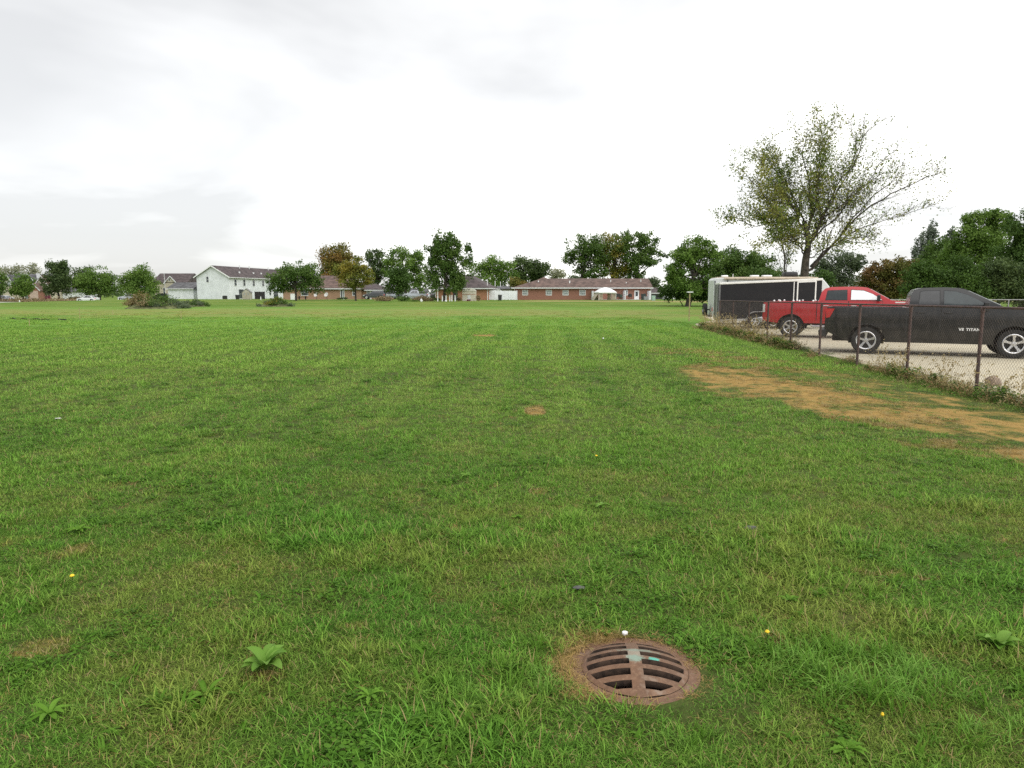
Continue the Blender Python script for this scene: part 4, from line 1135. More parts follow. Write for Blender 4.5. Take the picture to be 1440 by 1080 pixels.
# the big half bare poplar
def poplar():
    Y = 58.; r = np.random.RandomState(3); rr = random.Random(4)
    bx = U(1131, 395, Y); bz = -.08
    root = empty('poplar_tree', (bx, Y, bz), 0, 'tall half bare poplar with thin yellow green leaves behind the camper', 'tree')
    def W(u, v, d=0):
        v = v if v > 520 else 520-(520-v)*.84
        u = 620+(u-620)*.96
        px, py = 980+u/4., 130+v/4.
        return Vector((U(px, py, Y)-bx, d, Z(py, Y)-bz))
    mb = MB(); tips = []
    def limb(pts, r0, r1, d1, lv=0, fork=True):
        n = len(pts); P = []
        for i, (u, v) in enumerate(pts):
            q = i/(n-1); P.append(W(u, v, d1*q))
        # smooth subdivision
        for _ in range(2):
            Q = [P[0]]
            for a, b in zip(P, P[1:]): Q += [a.lerp(b, .25), a.lerp(b, .75)]
            P = Q+[P[-1]]
        wob = Vector((0, 0, 0))
        for i in range(2, len(P)-1):
            wob = wob*.75+Vector((rr.gauss(0, .09), rr.gauss(0, .09), rr.gauss(0, .06))); P[i] = P[i]+wob
        m = len(P); mb.tube(P, [r0*.66*(1-i/(m-1))**1.25+r1 for i in range(m)], 7)
        total = sum((b-a).length for a, b in zip(P, P[1:]))
        if fork: grow(P, total, r0, 1)
    def grow(P, total, r0, lv):
        acc = 0; nxt = total*.12
        for a, b in zip(P, P[1:]):
            seg = (b-a).length
            while acc+seg > nxt:
                q = nxt/total; o = a.lerp(b, (nxt-acc)/seg); d = (b-a).normalized()
                ax = Vector((rr.gauss(0, 1), rr.gauss(0, 1), rr.gauss(0, 1))).cross(d).normalized()
                d2 = (d + ax*rr.uniform(.45, 1.15) + Vector((0, 0, .28))).normalized()
                ln = total*(1-q*.6)*rr.uniform(.22, .46) if lv == 1 else total*rr.uniform(.28, .55)
                rad = max(.009, r0*(1-q)*.30)
                pts = [o]; dd = d2
                for k in range(4):
                    dd = (dd+Vector((rr.gauss(0, .10), rr.gauss(0, .10), rr.gauss(.05, .08)))).normalized(); pts.append(pts[-1]+dd*ln/4)
                mb.tube(pts, [rad*(1-k/4.6) for k in range(5)], 4 if lv == 1 else 3, cap=False)
                for k in range(1, 5):
                    tips.append((pts[k], lv, ln))
                if lv < 3 and ln > .5: grow(pts, ln, rad, lv+1)
                nxt += total*rr.uniform(.03, .06) if lv == 1 else total*rr.uniform(.12, .24)
            acc += seg
        tips.append((P[-1], lv, total*.1))
    mb.tube([W(600, 1180), W(603, 1040), W(612, 940), W(625, 870)], [.42, .33, .28, .25], 10)
    mb.tube([W(625, 870), W(622, 800), W(606, 720)], [.22, .19, .15], 8)
    limb([(606, 760), (585, 680), (520, 610), (455, 510), (390, 400), (340, 280)], .12, .012, 1.5)
    limb([(612, 800), (640, 700), (600, 560), (585, 400), (560, 260), (572, 165)], .13, .012, -1.0)
    limb([(625, 860), (660, 700), (685, 560), (700, 400), (735, 250), (775, 95)], .15, .012, .6)
    limb([(630, 860), (730, 640), (820, 480), (880, 300), (920, 150)], .14, .012, -2.0)
    limb([(640, 850), (790, 570), (900, 390), (980, 250), (1010, 160)], .12, .012, 2.2)
    limb([(618, 1010), (740, 890), (880, 735), (1060, 575), (1230, 495), (1345, 465)], .17, .012, -1.5)
    limb([(640, 980), (840, 790), (990, 630), (1130, 510), (1310, 395)], .13, .012, 1.8)
    limb([(800, 840), (930, 760), (1080, 700), (1260, 655)], .07, .01, -2.5)
    limb([(790, 850), (930, 800), (1060, 830), (1120, 850)], .05, .01, 1.0)
    limb([(612, 800), (575, 620), (530, 470), (505, 330), (470, 230)], .09, .012, 2.6)
    limb([(650, 830), (830, 640), (960, 490), (1070, 370), (1110, 300)], .09, .012, -.6)
    limb([(625, 800), (650, 620), (650, 480), (655, 300), (680, 190)], .09, .012, -2.6)
    limb([(606, 930), (560, 850), (490, 800), (420, 720), (380, 690)], .08, .012, -2.2)
    limb([(608, 900), (560, 780), (500, 680), (440, 560)], .07, .012, 2.0)
    limb([(625, 900), (690, 800), (740, 720), (800, 600)], .07, .012, 2.8)
    limb([(622, 930), (700, 880), (800, 840), (900, 850)], .06, .012, -2.4)
    limb([(606, 760), (510, 650), (410, 630), (300, 550), (230, 470)], .10, .012, -1.6)
    limb([(600, 800), (480, 720), (360, 740), (250, 700), (140, 740)], .08, .01, 1.4)
    limb([(610, 850), (510, 830), (410, 830), (300, 860)], .07, .01, -2.0)
    limb([(600, 720), (560, 560), (480, 420), (450, 290)], .08, .01, 2.4)
    limb([(690, 700), (770, 660), (850, 560), (960, 460), (1090, 430)], .07, .01, -2.6)
    limb([(505, 1130), (500, 1000), (490, 880), (472, 760), (430, 660), (360, 540)], .12, .012, .8)
    limb([(480, 800), (430, 740), (330, 690), (250, 640)], .05, .01, -.8)
    mb.build('trunk', bark, root)
    C = []
    for p, lv, ln in tips:
        px_ = 720+(p.x+bx)/Y*1008; zz_ = p.z
        d = 1.0 if px_ < 1150 else max(.30, 1.0-(px_-1150)/110.0)
        if zz_ > 13.5: d *= .6
        k = rr.random()
        num = int(5.5*d*max(0, k-.6)*2+rr.random()*.62)
        for _ in range(num):
            C.append((p.x+rr.gauss(0, .22), p.y+rr.gauss(0, .22), p.z+rr.gauss(-.05, .2)))
    C = np.array(C); print('poplar leaves', len(C))
    V, F = leaf_quads(C, .125, r, up=.1)
    link('crown', np_mesh('crown', V, F, np.repeat(np.clip(r.rand(len(C))*1.1-.05, 0, 1), 4)), LM['main'], root, smooth=0)
poplar()

# ------------------------------------------------------------------ houses
def wallmat(name, col, brick=False, siding=False):
    if name in MATS: return MATS[name]
    m, nt, bs = new_mat(name); t = NT(nt)
    tc = t.n('ShaderNodeTexCoord').outputs['Object']
    sp = t.n('ShaderNodeSeparateXYZ'); t.l(tc, sp.inputs[0])
    f = t.noise(tc, .8, 4)
    c = t.mix(t.ss(f, .3, .7), col, tuple(c_*.86 for c_ in col))
    if brick:
        cb = t.n('ShaderNodeCombineXYZ'); t.l(t.m('ADD', sp.outputs[0], sp.outputs[1]), cb.inputs[0]); t.l(sp.outputs[2], cb.inputs[1])
        br = t.n('ShaderNodeTexBrick'); t.l(cb.outputs[0], br.inputs['Vector']); br.inputs['Scale'].default_value = 1
        br.inputs['Brick Width'].default_value = .22; br.inputs['Row Height'].default_value = .075; br.inputs['Mortar Size'].default_value = .008
        br.inputs['Color1'].default_value = (*[c_*1.15 for c_ in col], 1); br.inputs['Color2'].default_value = (*[c_*.8 for c_ in col], 1)
        br.inputs['Mortar'].default_value = (*[c_*.9+.05 for c_ in col], 1)
        c = t.mix(.6, c, br.outputs['Color'])
    if siding:
        s_ = t.m('FRACT', t.m('DIVIDE', sp.outputs[2], .2))
        bp = t.n('ShaderNodeBump'); bp.inputs['Strength'].default_value = .6; bp.inputs['Distance'].default_value = .02
        t.l(s_, bp.inputs['Height']); t.l(bp.outputs[0], bs.inputs['Normal'])
    t.l(c, bs.inputs['Base Color']); bs.inputs['Roughness'].default_value = .85
    MATS[name] = m
    return m
red_brick = wallmat('red_brick', (.27, .125, .085), brick=True)
tan_brick = wallmat('tan_brick', (.36, .22, .14), brick=True)
orange_brick = wallmat('orange_brick', (.34, .16, .09), brick=True)
white_siding = wallmat('white_siding', (.74, .77, .80), siding=True)
tan_siding = wallmat('tan_siding', (.48, .44, .34), siding=True)
navy_siding = wallmat('blue_grey_siding', (.10, .12, .17), siding=True)
shingle_br = mat('brown_shingles', (.125, .082, .068), .9, var=.2, vscale=1.2, bump=.4, bscale=9)
shingle_dk = mat('dark_brown_shingles', (.075, .058, .058), .9, var=.2, vscale=1.2, bump=.4, bscale=9)
shingle_gr = mat('grey_shingles', (.10, .10, .105), .9, var=.2, vscale=1.2, bump=.4, bscale=9)
fascia_m = mat('pale_fascia', (.62, .64, .64), .6, var=.05)
white_m = mat('white_paint', (.78, .79, .79), .55, var=.04)
win_glass = mat('window_glass', (.07, .08, .09), .1, var=.2, vscale=1)
curtain_glass = mat('curtained_glass', (.30, .33, .33), .25, var=.15, vscale=3)
vinyl = mat('white_vinyl', (.76, .78, .81), .45, var=.03, vscale=1)

def roof_solid(x0, x1, y0, y1, ze, zr, hl, hr, over=.5, ridge_y=None):
    """ridge along x; hl / hr: run of the hipped ends (0: gable)"""
    x0 -= over if hl else .3; x1 += over if hr else .3; y0 -= over; y1 += over
    ym = ridge_y if ridge_y is not None else (y0+y1)/2
    a, b = x0+hl, x1-hr; t = .16
    p = [(x0, y0, ze), (x1, y0, ze), (x1, y1, ze), (x0, y1, ze), (a, ym, zr), (b, ym, zr)]
    q = [(x, y, z-t) for x, y, z in p[:4]]
    v = p+q
    f = [(0, 1, 5, 4), (2, 3, 4, 5), (1, 2, 5), (3, 0, 4), (0, 6, 7, 1), (1, 7, 8, 2), (2, 8, 9, 3), (3, 9, 6, 0), (9, 8, 7, 6)]
    return MB().solid(v, f)
def gable_wall(x, y0, y1, ze, zr, t=.1, base=None):
    pass
def add_window(parent, side, a, b, z0, z1, pos, glass=None, frame=None, name='window', sash=True):
    """side 'f': on a front wall at y=pos, from x=a to b; 'l'/'r': on a side wall at x=pos, from y=a to b"""
    glass = glass or win_glass; frame = frame or white_m; w = .07
    def bx(u0, u1, w0, w1, d0, d1):
        if side == 'f': return MB().box(u0, u1, pos-d1, pos-d0, w0, w1)
        if side == 'r': return MB().box(pos+d0, pos+d1, u0, u1, w0, w1)
        return MB().box(pos-d1, pos-d0, u0, u1, w0, w1)
    g = bx(a, b, z0, z1, -.02, .03).build(name, glass, parent)
    f = MB()
    for r_ in ((a-w, b+w, z1, z1+w), (a-w, b+w, z0-w*1.4, z0), (a-w, a, z0, z1), (b, b+w, z0, z1)) + (((a, b, (z0+z1)/2-.02, (z0+z1)/2+.02),) if sash else ()):
        q = bx(*r_, -.02, .055); n = len(f.v); f.v += q.v; f.f += [tuple(i+n for i in t_) for t_ in q.f]
    f.build('frame', frame, g)
    return g

def box_walls(root, x0, x1, y0, y1, h, m, name='wall'):
    return MB().box(x0, x1, y0, y1, -.3, h).build(name, m, root)

HG = None
# --- long red brick ranch
def brick_ranch():
    Y = 140.; X0 = U(723, 413, Y); g0 = gz(12, Y)
    root = empty('ranch_house', (X0, Y, g0), 0, 'long red brick ranch house with brown roof and white framed windows', 'house')
    def x(px): return U(px, 413, Y)-X0
    def z(py): return Z(py, Y)-g0
    L = x(915.5); D = 9.0; ze = z(404.6)
    box_walls(root, 0, L, 0, D, ze-.1, red_brick)
    rf = roof_solid(0, L, 0, D, ze+.1, z(393.2), 0, 0, .5)
    # hip at the left with a taller cross ridge
    rf = MB(); zr = Z(391.6, Y+4.5)-g0
    o = .5; t = .16; ym = D/2
    p = [(-o, -o, ze), (L+.3, -o, ze), (L+.3, D+o, ze), (-o, D+o, ze), (5.6, ym, zr), (L+.3, ym, zr)]
    rf.solid(p+[(a, b, c-t) for a, b, c in p[:4]], [(0, 1, 5, 4), (2, 3, 4, 5), (1, 2, 5), (3, 0, 4), (0, 6, 7, 1), (1, 7, 8, 2), (2, 8, 9, 3), (3, 9, 6, 0), (9, 8, 7, 6)])
    rf.build('roof', shingle_br, root)
    zt = Z(389.8, Y+5)-g0
    m = MB(); m.solid([(1.2, -.3, ze+.05), (10.5, .6, ze+.3), (10.5, 8.5, ze+.3), (1.2, 9.2, ze+.05), (5.9, ym-.6, zt), (5.9, ym+.6, zt)],
                      [(0, 1, 4), (1, 2, 5, 4), (2, 3, 5), (3, 0, 4, 5), (0, 3, 2, 1)])
    m.build('roof_hip', shingle_br, root)
    g_ = MB(); g_.box(-o-.06, L+.34, -o-.09, -o-.005, ze-.17, ze+.03); g_.build('gutter', fascia_m, root)
    MB().box(-o-.09, -o-.005, -o, D+o, ze-.17, ze+.03).build('gutter', fascia_m, root)
    for q in (0.05, L-.12): MB().box(q, q+.1, -.10, -.01, 0, ze-.2).build('downspout', white_m, root)
    for a, b in ((735, 742), (768, 775.5), (791.5, 799), (815.2, 823), (877.7, 882.4)):
        add_window(root, 'f', x(a), x(b), z(414.6), z(408.2), 0, curtain_glass)
    d = MB().box(x(892), x(898.6), -.05, .02, 0, z(408.6)).build('door', white_m, root)
    MB().box(x(893.6), x(897), -.075, -.045, z(416.2), z(410.2)).build('pane', win_glass, d)
    MB().box(x(832), x(916), -2.6, -.01, -.25, .1).build('patio_slab', mat('pale_concrete', (.5, .49, .46), .9), root)
    for px, py, h in ((757.5, 395.5, .45), (802, 395.5, .4), (882.5, 397.7, .35)):
        MB().tube([(x(px), 2.0, z(py)-.5), (x(px), 2.0, z(py)+.15)], .12, 8).build('roof_vent', white_m, root)
    for px, t_ in ((861, 393), (864.6, 396.5), (904, 392.5)):
        MB().tube([(x(px), 2.6, z(404)), (x(px), 2.6, z(t_))], .09, 8).build('vent_pipe', fascia_m, root)
    # privacy walls between the patios
    for i, (px, lab) in enumerate(((832, 'white privacy panel left of the canopy tent'), (876.6, 'white privacy panel between the barbecue and the patio door'), (910.6, 'leaning white privacy panel at the right end of the brick ranch'))):
        o = MB().box(-.10, .10, -2.4, 0, 0, 1.75).build('privacy_panel', vinyl, None)
        o.location = (U(px, 413, Y-.1), Y-.12, g0); tag(o, lab, 'panel', 'white privacy panels at the brick ranch')
    return g0
brick_ranch()

def small(name, mb, m, x, y, label, cat, group=None, rz=0, z=None, bevel=0):
    o = mb.build(name, m, None, bevel=bevel); o.location = (x, y, gz(x, y) if z is None else z); o.rotation_euler = (0, 0, rz)
    return tag(o, label, cat, group)

def canopy():
    Y = 134.; cx = U(851, 413, Y); g0 = gz(cx, Y); w = 1.62
    root = empty('canopy_tent', (cx, Y, g0), radians(8), 'white topped canopy tent with beige drapes on the patio of the brick ranch', 'canopy tent')
    h = Z(411, Y)-g0; top = Z(404, Y)-g0
    m = MB()
    ring = lambda s_, z: [(-s_, -s_, z), (s_, -s_, z), (s_, s_, z), (-s_, s_, z)]
    v = ring(w+.12, h-.22)+ring(w+.12, h)+ring(w*.62, h+(top-h)*.62)+ring(.22, top)
    f = [(i+4*k, (i+1) % 4+4*k, (i+1) % 4+4*k+4, i+4*k+4) for k in range(3) for i in range(4)]+[(12, 13, 14, 15)]
    o = m.solid(v, f).build('roof', white_m, root); so = o.modifiers.new('t', 'SOLIDIFY'); so.thickness = .03
    tn = mat('beige_drape', (.42, .38, .29), .9, var=.15)
    for sx in (-1, 1):
        for sy in (-1, 1):
            MB().tube([(sx*w, sy*w, 0), (sx*w, sy*w, h)], .035, 6).build('pole', white_m, root)
            q = MB(); n = 8
            for k in range(n):
                a = sx*(w-.04-(.75*k/n)); q.tube([(a, sy*(w-.05)+(.05 if k % 2 else -.05), .05), (a*.98, sy*(w-.05), h*.55), (a+sx*(.0), sy*(w-.05), h-.05)], [.07, .035, .06], 5)
            q.build('drape', tn, root)
    q = MB(); q.solid([(-w, -w, h-.1), (-w-1.0, -w+.2, .02), (-w-.6, w-.2, .02), (-w, w, h-.1), (-w+.03, -w, h-.1), (-w-.94, -w+.2, .02), (-w-.54, w-.2, .02), (-w+.03, w, h-.1)],
                      [(0, 1, 2, 3), (7, 6, 5, 4), (0, 4, 5, 1), (1, 5, 6, 2), (2, 6, 7, 3), (3, 7, 4, 0)])
    q.build('side_flap', tn, root)
canopy()

Yb = 136.
def PXX(px, Y): return U(px, 413, Y)
# things on the patio and at the right end
def bbq(px, label, s_=1.0):
    x = PXX(px, Yb); root = empty('barbecue', (x, Yb, gz(x, Yb)+.1), radians(20), label, 'barbecue', 'barbecues on the brick ranch patio')
    m = MB(); m.box(-.35*s_, .35*s_, -.25, .25, .5, .8); m.prism([(-.35*s_, .8), (.35*s_, .8), (.3*s_, 1.05), (.15*s_, 1.13), (-.15*s_, 1.13), (-.3*s_, 1.05)], -.25, .25)
    m.build('hood', dark_plastic, root, bevel=.02)
    for sx in (-.3*s_, .3*s_):
        for sy in (-.2, .2): MB().tube([(sx, sy, 0), (sx, sy, .5)], .03, 5).build('leg', dark_plastic, root)
bbq(869, 'wide dark barbecue right of the canopy tent', 1.2); bbq(886, 'small dark barbecue left of the white patio door', .8)
def chair(px, label, m_, Y=136.5):
    x = PXX(px, Y); root = empty('patio_chair', (x, Y, gz(x, Y)+.1), radians(200), label, 'chair', 'patio chairs at the brick ranch')
    MB().box(-.26, .26, -.25, .25, .38, .44).build('seat', m_, root); MB().box(-.26, .26, .22, .28, .44, .95).build('backrest', m_, root)
    for sx in (-.23, .23):
        for sy in (-.22, .22): MB().tube([(sx, sy, 0), (sx, sy, .4)], .025, 5).build('leg', m_, root)
chair(872.5, 'dark green patio chair beside the wide barbecue', mat('green_plastic', (.03, .07, .05), .6))
chair(865, 'black patio chair left of the wide barbecue', dark_plastic)
def bin_(px, Y, label, m_, h=1.05, w=.6, z=None):
    x = PXX(px, Y); zz = gz(x, Y)
    root = empty('wheelie_bin', (x, Y, zz), radians(10), label, 'bin', 'wheeled rubbish bins')
    p = [(-w/2*.82, -w/2*.82, .05), (w/2*.82, -w/2*.82, .05), (w/2*.82, w/2*.82, .05), (-w/2*.82, w/2*.82, .05), (-w/2, -w/2, h*.88), (w/2, -w/2, h*.88), (w/2, w/2, h*.88), (-w/2, w/2, h*.88)]
    MB().solid(p, [(0, 3, 2, 1), (4, 5, 6, 7), (0, 1, 5, 4), (1, 2, 6, 5), (2, 3, 7, 6), (3, 0, 4, 7)]).build('body', m_, root, bevel=.02)
    MB().box(-w/2-.03, w/2+.03, -w/2-.03, w/2+.03, h*.885, h).build('lid', m_, root, bevel=.03)
    for s_ in (-1, 1):
        q = MB().lathe([(.001, -.03), (.1, -.03), (.1, .03), (.001, .03)], 12, 'y', c=(0, 0, 0)).build('wheel', black_rub, root); q.rotation_euler = (0, 0, radians(90)); q.location = (s_*w*.42, w*.38, .1)
bin_(905, 136, 'dark wheeled bin standing by the white patio door', mat('dark_green_bin', (.03, .045, .05), .6), 1.2, .75)
bin_(736.5-33.5, 128, 'black wheeled bin in front of the white vinyl fence', dark_plastic, 1.05, .62)
tr = mat('pale_green_paint', (.28, .42, .34), .6)
x = PXX(919, 130)
o = MB().prism([(-.32, 0), (-.32, .86), (-.26, .92), (.26, .92), (.32, .86), (.32, 0)], -.3, .3); n_ = o
small('utility_box', n_, tr, x, 130, 'pale green utility box at the right end of the brick ranch', 'utility box', bevel=.02)
def ac(px, Y, label, m_=None, s_=.75):
    x = PXX(px, Y); root = empty('air_conditioner', (x, Y, gz(x, Y)), 0, label, 'air conditioner', 'outdoor air conditioners')
    MB().box(-s_/2, s_/2, -s_/2, s_/2, .04, s_*.95).build('casing', m_ or mat('grey_casing', (.25, .26, .27), .6), root, bevel=.03)
    MB().lathe([(.001, .0), (s_*.36, .0), (s_*.38, .03), (s_*.38, -.02)], 16, 'z', c=(0, 0, s_*.95+.02)).build('fan_grille', dark_plastic, root)
ac(908.5, 133, 'grey air conditioner left of the pale green utility box'); ac(934, 140, 'grey air conditioner before the small grey garage')
ac(316, 157, 'black air conditioner at the corner of the white two storey house', dark_plastic, .8)

def garage():
    Y = 152.; X0 = PXX(915.5, Y); g0 = gz(X0, Y)
    root = empty('garage', (X0, Y, g0), 0, 'small grey garage with dark double door right of the brick ranch', 'garage')
    L = PXX(935, Y)-X0; ze = Z(412, Y)-g0; zr = Z(404.2, Y)-g0
    box_walls(root, 0, L, 0, 6.5, ze-.1, mat('grey_wall', (.33, .34, .37), .8))
    d = MB().box(.1, L-.55, -.05, .02, 0, ze-.3).build('garage_door', mat('charcoal_door', (.05, .052, .06), .6), root)
    m = MB()
    for k in range(1, 4): m.box(.12, L-.57, -.06, -.05, (ze-.3)*k/4-.01, (ze-.3)*k/4+.01)
    m.build('door_joint', dark_plastic, d)
    MB().box(L-.3, L-.05, -.03, .0, 0, ze-.15).build('corner_trim', white_m, root)
    roof_solid(-.2, L+.9, 0, 6.5, ze, zr, 0, 0, .4).build('roof', shingle_dk, root)
    for s_ in (-.5, L+1.1):
        MB().solid([(s_, .2, ze), (s_, 6.3, ze), (s_, 3.25, zr-.05), (s_+.06, .2, ze), (s_+.06, 6.3, ze), (s_+.06, 3.25, zr-.05)], [(0, 1, 2), (5, 4, 3), (0, 3, 4, 1), (1, 4, 5, 2), (2, 5, 3, 0)]).build('gable', mat('grey_wall', (.33, .34, .37)), root)
    MB().box(-.45, L+1.1, -.47, -.405, ze-.15, ze+.02).build('gutter', fascia_m, root)
garage()

def vinyl_fence(x0, x1, ytop, Y, label, n, rz=0, gap=None):
    X0, X1 = PXX(x0, Y), PXX(x1, Y); g0 = gz((X0+X1)/2, Y)
    root = empty('vinyl_fence', (X0, Y, g0), rz, label, 'fence', 'white vinyl fences'); h = Z(ytop, Y)-g0; w = (X1-X0)/n
    for k in range(n+1):
        MB().box(k*w-.07, k*w+.07, -.07, .07, -.05, h+.06).build('post', vinyl, root)
        if k < n:
            q = MB().box(k*w+.071, (k+1)*w-.071, -.02, .02, .05, h-.05)
            for j in range(1, 12): q.box(k*w+.071+(w-.142)*j/12-.008, k*w+.071+(w-.142)*j/12+.008, -.026, -.0205, .06, h-.1)
            q.build('panel', vinyl, root)
            MB().box(k*w+.071, (k+1)*w-.071, -.035, .035, h-.049, h+.01).build('rail', vinyl, root)
    return root
vinyl_fence(705, 727, 409, 139, 'white vinyl fence panels joining the left end of the brick ranch', 2)
vinyl_fence(687.5, 704, 408.2, 138, 'white vinyl fence panels beside the orange brick house', 2)
vinyl_fence(936, 955, 414.8, 149, 'low white vinyl fence right of the small grey garage', 1)

# --- orange brick house with steep brown hip roof
def hip_house():
    Y = 136.; X0 = PXX(612, Y); g0 = gz(X0, Y)
    root = empty('brick_house', (X0, Y, g0), radians(-3), 'orange brick house with big dark brown hip roof behind the shaggy tree', 'house')
    L = PXX(686.5, Y)-X0; ze = Z(405.2, Y)-g0; zr = Z(386, Y+5)-g0; D = 24
    box_walls(root, 0, L, 0, D, ze-.1, orange_brick)
    o = .5; xm = L*.56
    p = [(-o, -o, ze), (L+o, -o, ze), (L+o, D+o, ze), (-o, D+o, ze), (xm, 4.6, zr), (xm, D-5, zr)]
    MB().solid(p+[(a, b, c-.16) for a, b, c in p[:4]], [(0, 1, 4), (1, 2, 5, 4), (2, 3, 5), (3, 0, 4, 5), (0, 6, 7, 1), (1, 7, 8, 2), (2, 8, 9, 3), (3, 9, 6, 0), (9, 8, 7, 6)]).build('roof', shingle_dk, root)
    MB().box(-o-.05, L+o+.05, -o-.09, -o-.005, ze-.18, ze+.02).build('gutter', fascia_m, root)
    MB().box(L+o+.005, L+o+.09, -o, D+o, ze-.18, ze+.02).build('gutter', fascia_m, root)
    for q in (.05, L-.15): MB().box(q, q+.1, -.1, -.01, 0, ze-.2).build('downspout', white_m, root)
    add_window(root, 'f', 3.5, 4.2, .1, 2.0, 0, win_glass, dark_plastic, name='door_window')
    add_window(root, 'f', 6.6, 7.4, .9, 2.0, 0)
    for k, (px, t_) in enumerate(((682, 391.5), (690, 393.5), (695, 394.5), (702, 396))):
        yy = 5+4*k; xx = PXX(px, Y+yy)-X0+.05*yy
        MB().tube([(xx, yy, Z(403, Y+yy)-g0), (xx, yy, Z(t_+1.5, Y+yy)-g0)], .06, 8).build('vent_pipe', white_m, root)
    for px, py in ((674, 393.5), (680, 394.2)):
        MB().lathe([(.2, 0), (.2, .2), (.001, .26)], 10, 'z', c=(PXX(px, Y+6)-X0+.3, 6, Z(py+1, Y+6)-g0)).build('roof_vent', white_m, root)
hip_house()

def wing_house():
    Y = 164.; X0 = PXX(700, Y); g0 = gz(X0, Y)
    root = empty('garage', (X0, Y, g0), 0, 'low roofed outbuilding just seen over the white vinyl fence', 'garage')
    L = PXX(722, Y)-X0; ze = Z(406, Y)-g0; zr = Z(402, Y)-g0
    box_walls(root, 0, L, 0, 6, ze-.1, tan_siding); roof_solid(0, L, 0, 6, ze, zr, 0, 0, .4).build('roof', shingle_gr, root)
wing_house()

# --- tan brick ranch
def tan_ranch():
    Y = 150.; X0 = PXX(398, Y); g0 = gz(X0, Y)
    root = empty('ranch_house', (X0, Y, g0), 0, 'tan brick ranch house with two satellite dishes behind the lawn trees', 'house')
    x = lambda px: PXX(px, Y)-X0; z = lambda py: Z(py, Y)-g0
    ze = z(405.6)
    box_walls(root, 0, x(508), 0, 10, ze-.1, tan_brick)
    box_walls(root, x(508)+.002, x(545), .8, 9, ze-.45, tan_brick, 'side_wing')
    roof_solid(0, x(508), 0, 10, ze, Z(387.5, Y+5)-g0, 7, 4.5).build('roof', shingle_br, root)
    roof_solid(x(500), x(543.5), .8, 9, ze-.3, Z(398.5, Y+5)-g0, 0, 4).build('wing_roof', shingle_dk, root)
    MB().box(-.55, x(508)+.5, -.6, -.505, ze-.18, ze+.02).build('gutter', fascia_m, root)
    MB().box(x(512), x(543.5)+.5, .2, .29, ze-.48, ze-.28).build('gutter', fascia_m, root)
    for a, b in ((424, 433), (496, 500)): add_window(root, 'f', x(a), x(b), .9, 2.1, 0)
    d = MB().box(x(478.5), x(484.5), -.05, .02, 0, 2.15).build('patio_door', white_m, root)
    MB().box(x(479.3), x(481.3), -.065, -.045, .15, 2.0).build('pane', win_glass, d); MB().box(x(482), x(484), -.065, -.045, .15, 2.0).build('pane', curtain_glass, d)
    for a in (515, 522, 530): add_window(root, 'f', x(a), x(a+4), .9, 2.0, .8, curtain_glass)
    MB().box(x(519), x(521.3), .75, .82, 0, 2.0).build('door', white_m, root)
tan_ranch()
def dish(px, label):
    Y = 147.; x = PXX(px, Y); g0 = gz(x, Y); root = empty('satellite_dish', (x, Y, g0), radians(-20), label, 'satellite dish', 'satellite dishes before the tan brick ranch')
    MB().tube([(0, .1, 0), (0, .1, .75)], .04, 6).build('mast', dark_plastic, root)
    m = MB().lathe([(.001, .0), (.2, -.02), (.36, -.08), (.46, -.16)], 20, 'y'); o = m.build('reflector', mat('dish_grey', (.62, .62, .6), .5), root)
    o.location = (0, 0, .95); o.rotation_euler = (radians(-25), 0, 0); so = o.modifiers.new('t', 'SOLIDIFY'); so.thickness = .02
    MB().tube([(0, 0, .7), (0, -.45, .75), (0, -.5, .92)], .02, 5).build('feed_arm', dark_plastic, root)
dish(444.5, 'left hand satellite dish on the grass by the tan brick ranch'); dish(459, 'right hand satellite dish on the grass by the tan brick ranch')
o = small('storage_cabinet', MB().box(-.45, .45, -.3, .3, 0, 1.15).box(-.48, .48, -.33, .33, 1.151, 1.22), white_m, PXX(412, 146), 146, 'white outdoor cabinet behind the trunk of the round dark tree', 'cabinet', bevel=.02)
o = small('picnic_table', MB().box(-.9, .9, -.4, .4, .70, .76).box(-.9, .9, -.85, -.55, .42, .47).box(-.9, .9, .55, .85, .42, .47).box(-.7, -.6, -.8, .8, .36, .42).box(.6, .7, -.8, .8, .36, .42).box(-.7, -.6, -.3, .3, .0, .70).box(.6, .7, -.3, .3, 0, .70), dark_plastic, PXX(425, 146), 146, 'dark picnic table against the tan brick wall', 'picnic table')

def far_garage():
    Y = 175.; X0 = PXX(577, Y); g0 = gz(X0, Y)
    root = empty('garage', (X0, Y, g0), 0, 'small pale gabled garage behind the parked silver pickup', 'garage')
    L = PXX(598, Y)-X0; ze = Z(411, Y)-g0; zr = Z(405.3, Y)-g0
    box_walls(root, 0, L, 0, 6, ze, white_siding); roof_solid(0, L, 0, 6, ze, zr, 0, 0, .4).build('roof', shingle_gr, root)
    MB().box(.5, L-1.2, -.04, .02, 0, ze-.5).build('garage_door', fascia_m, root)
far_garage()

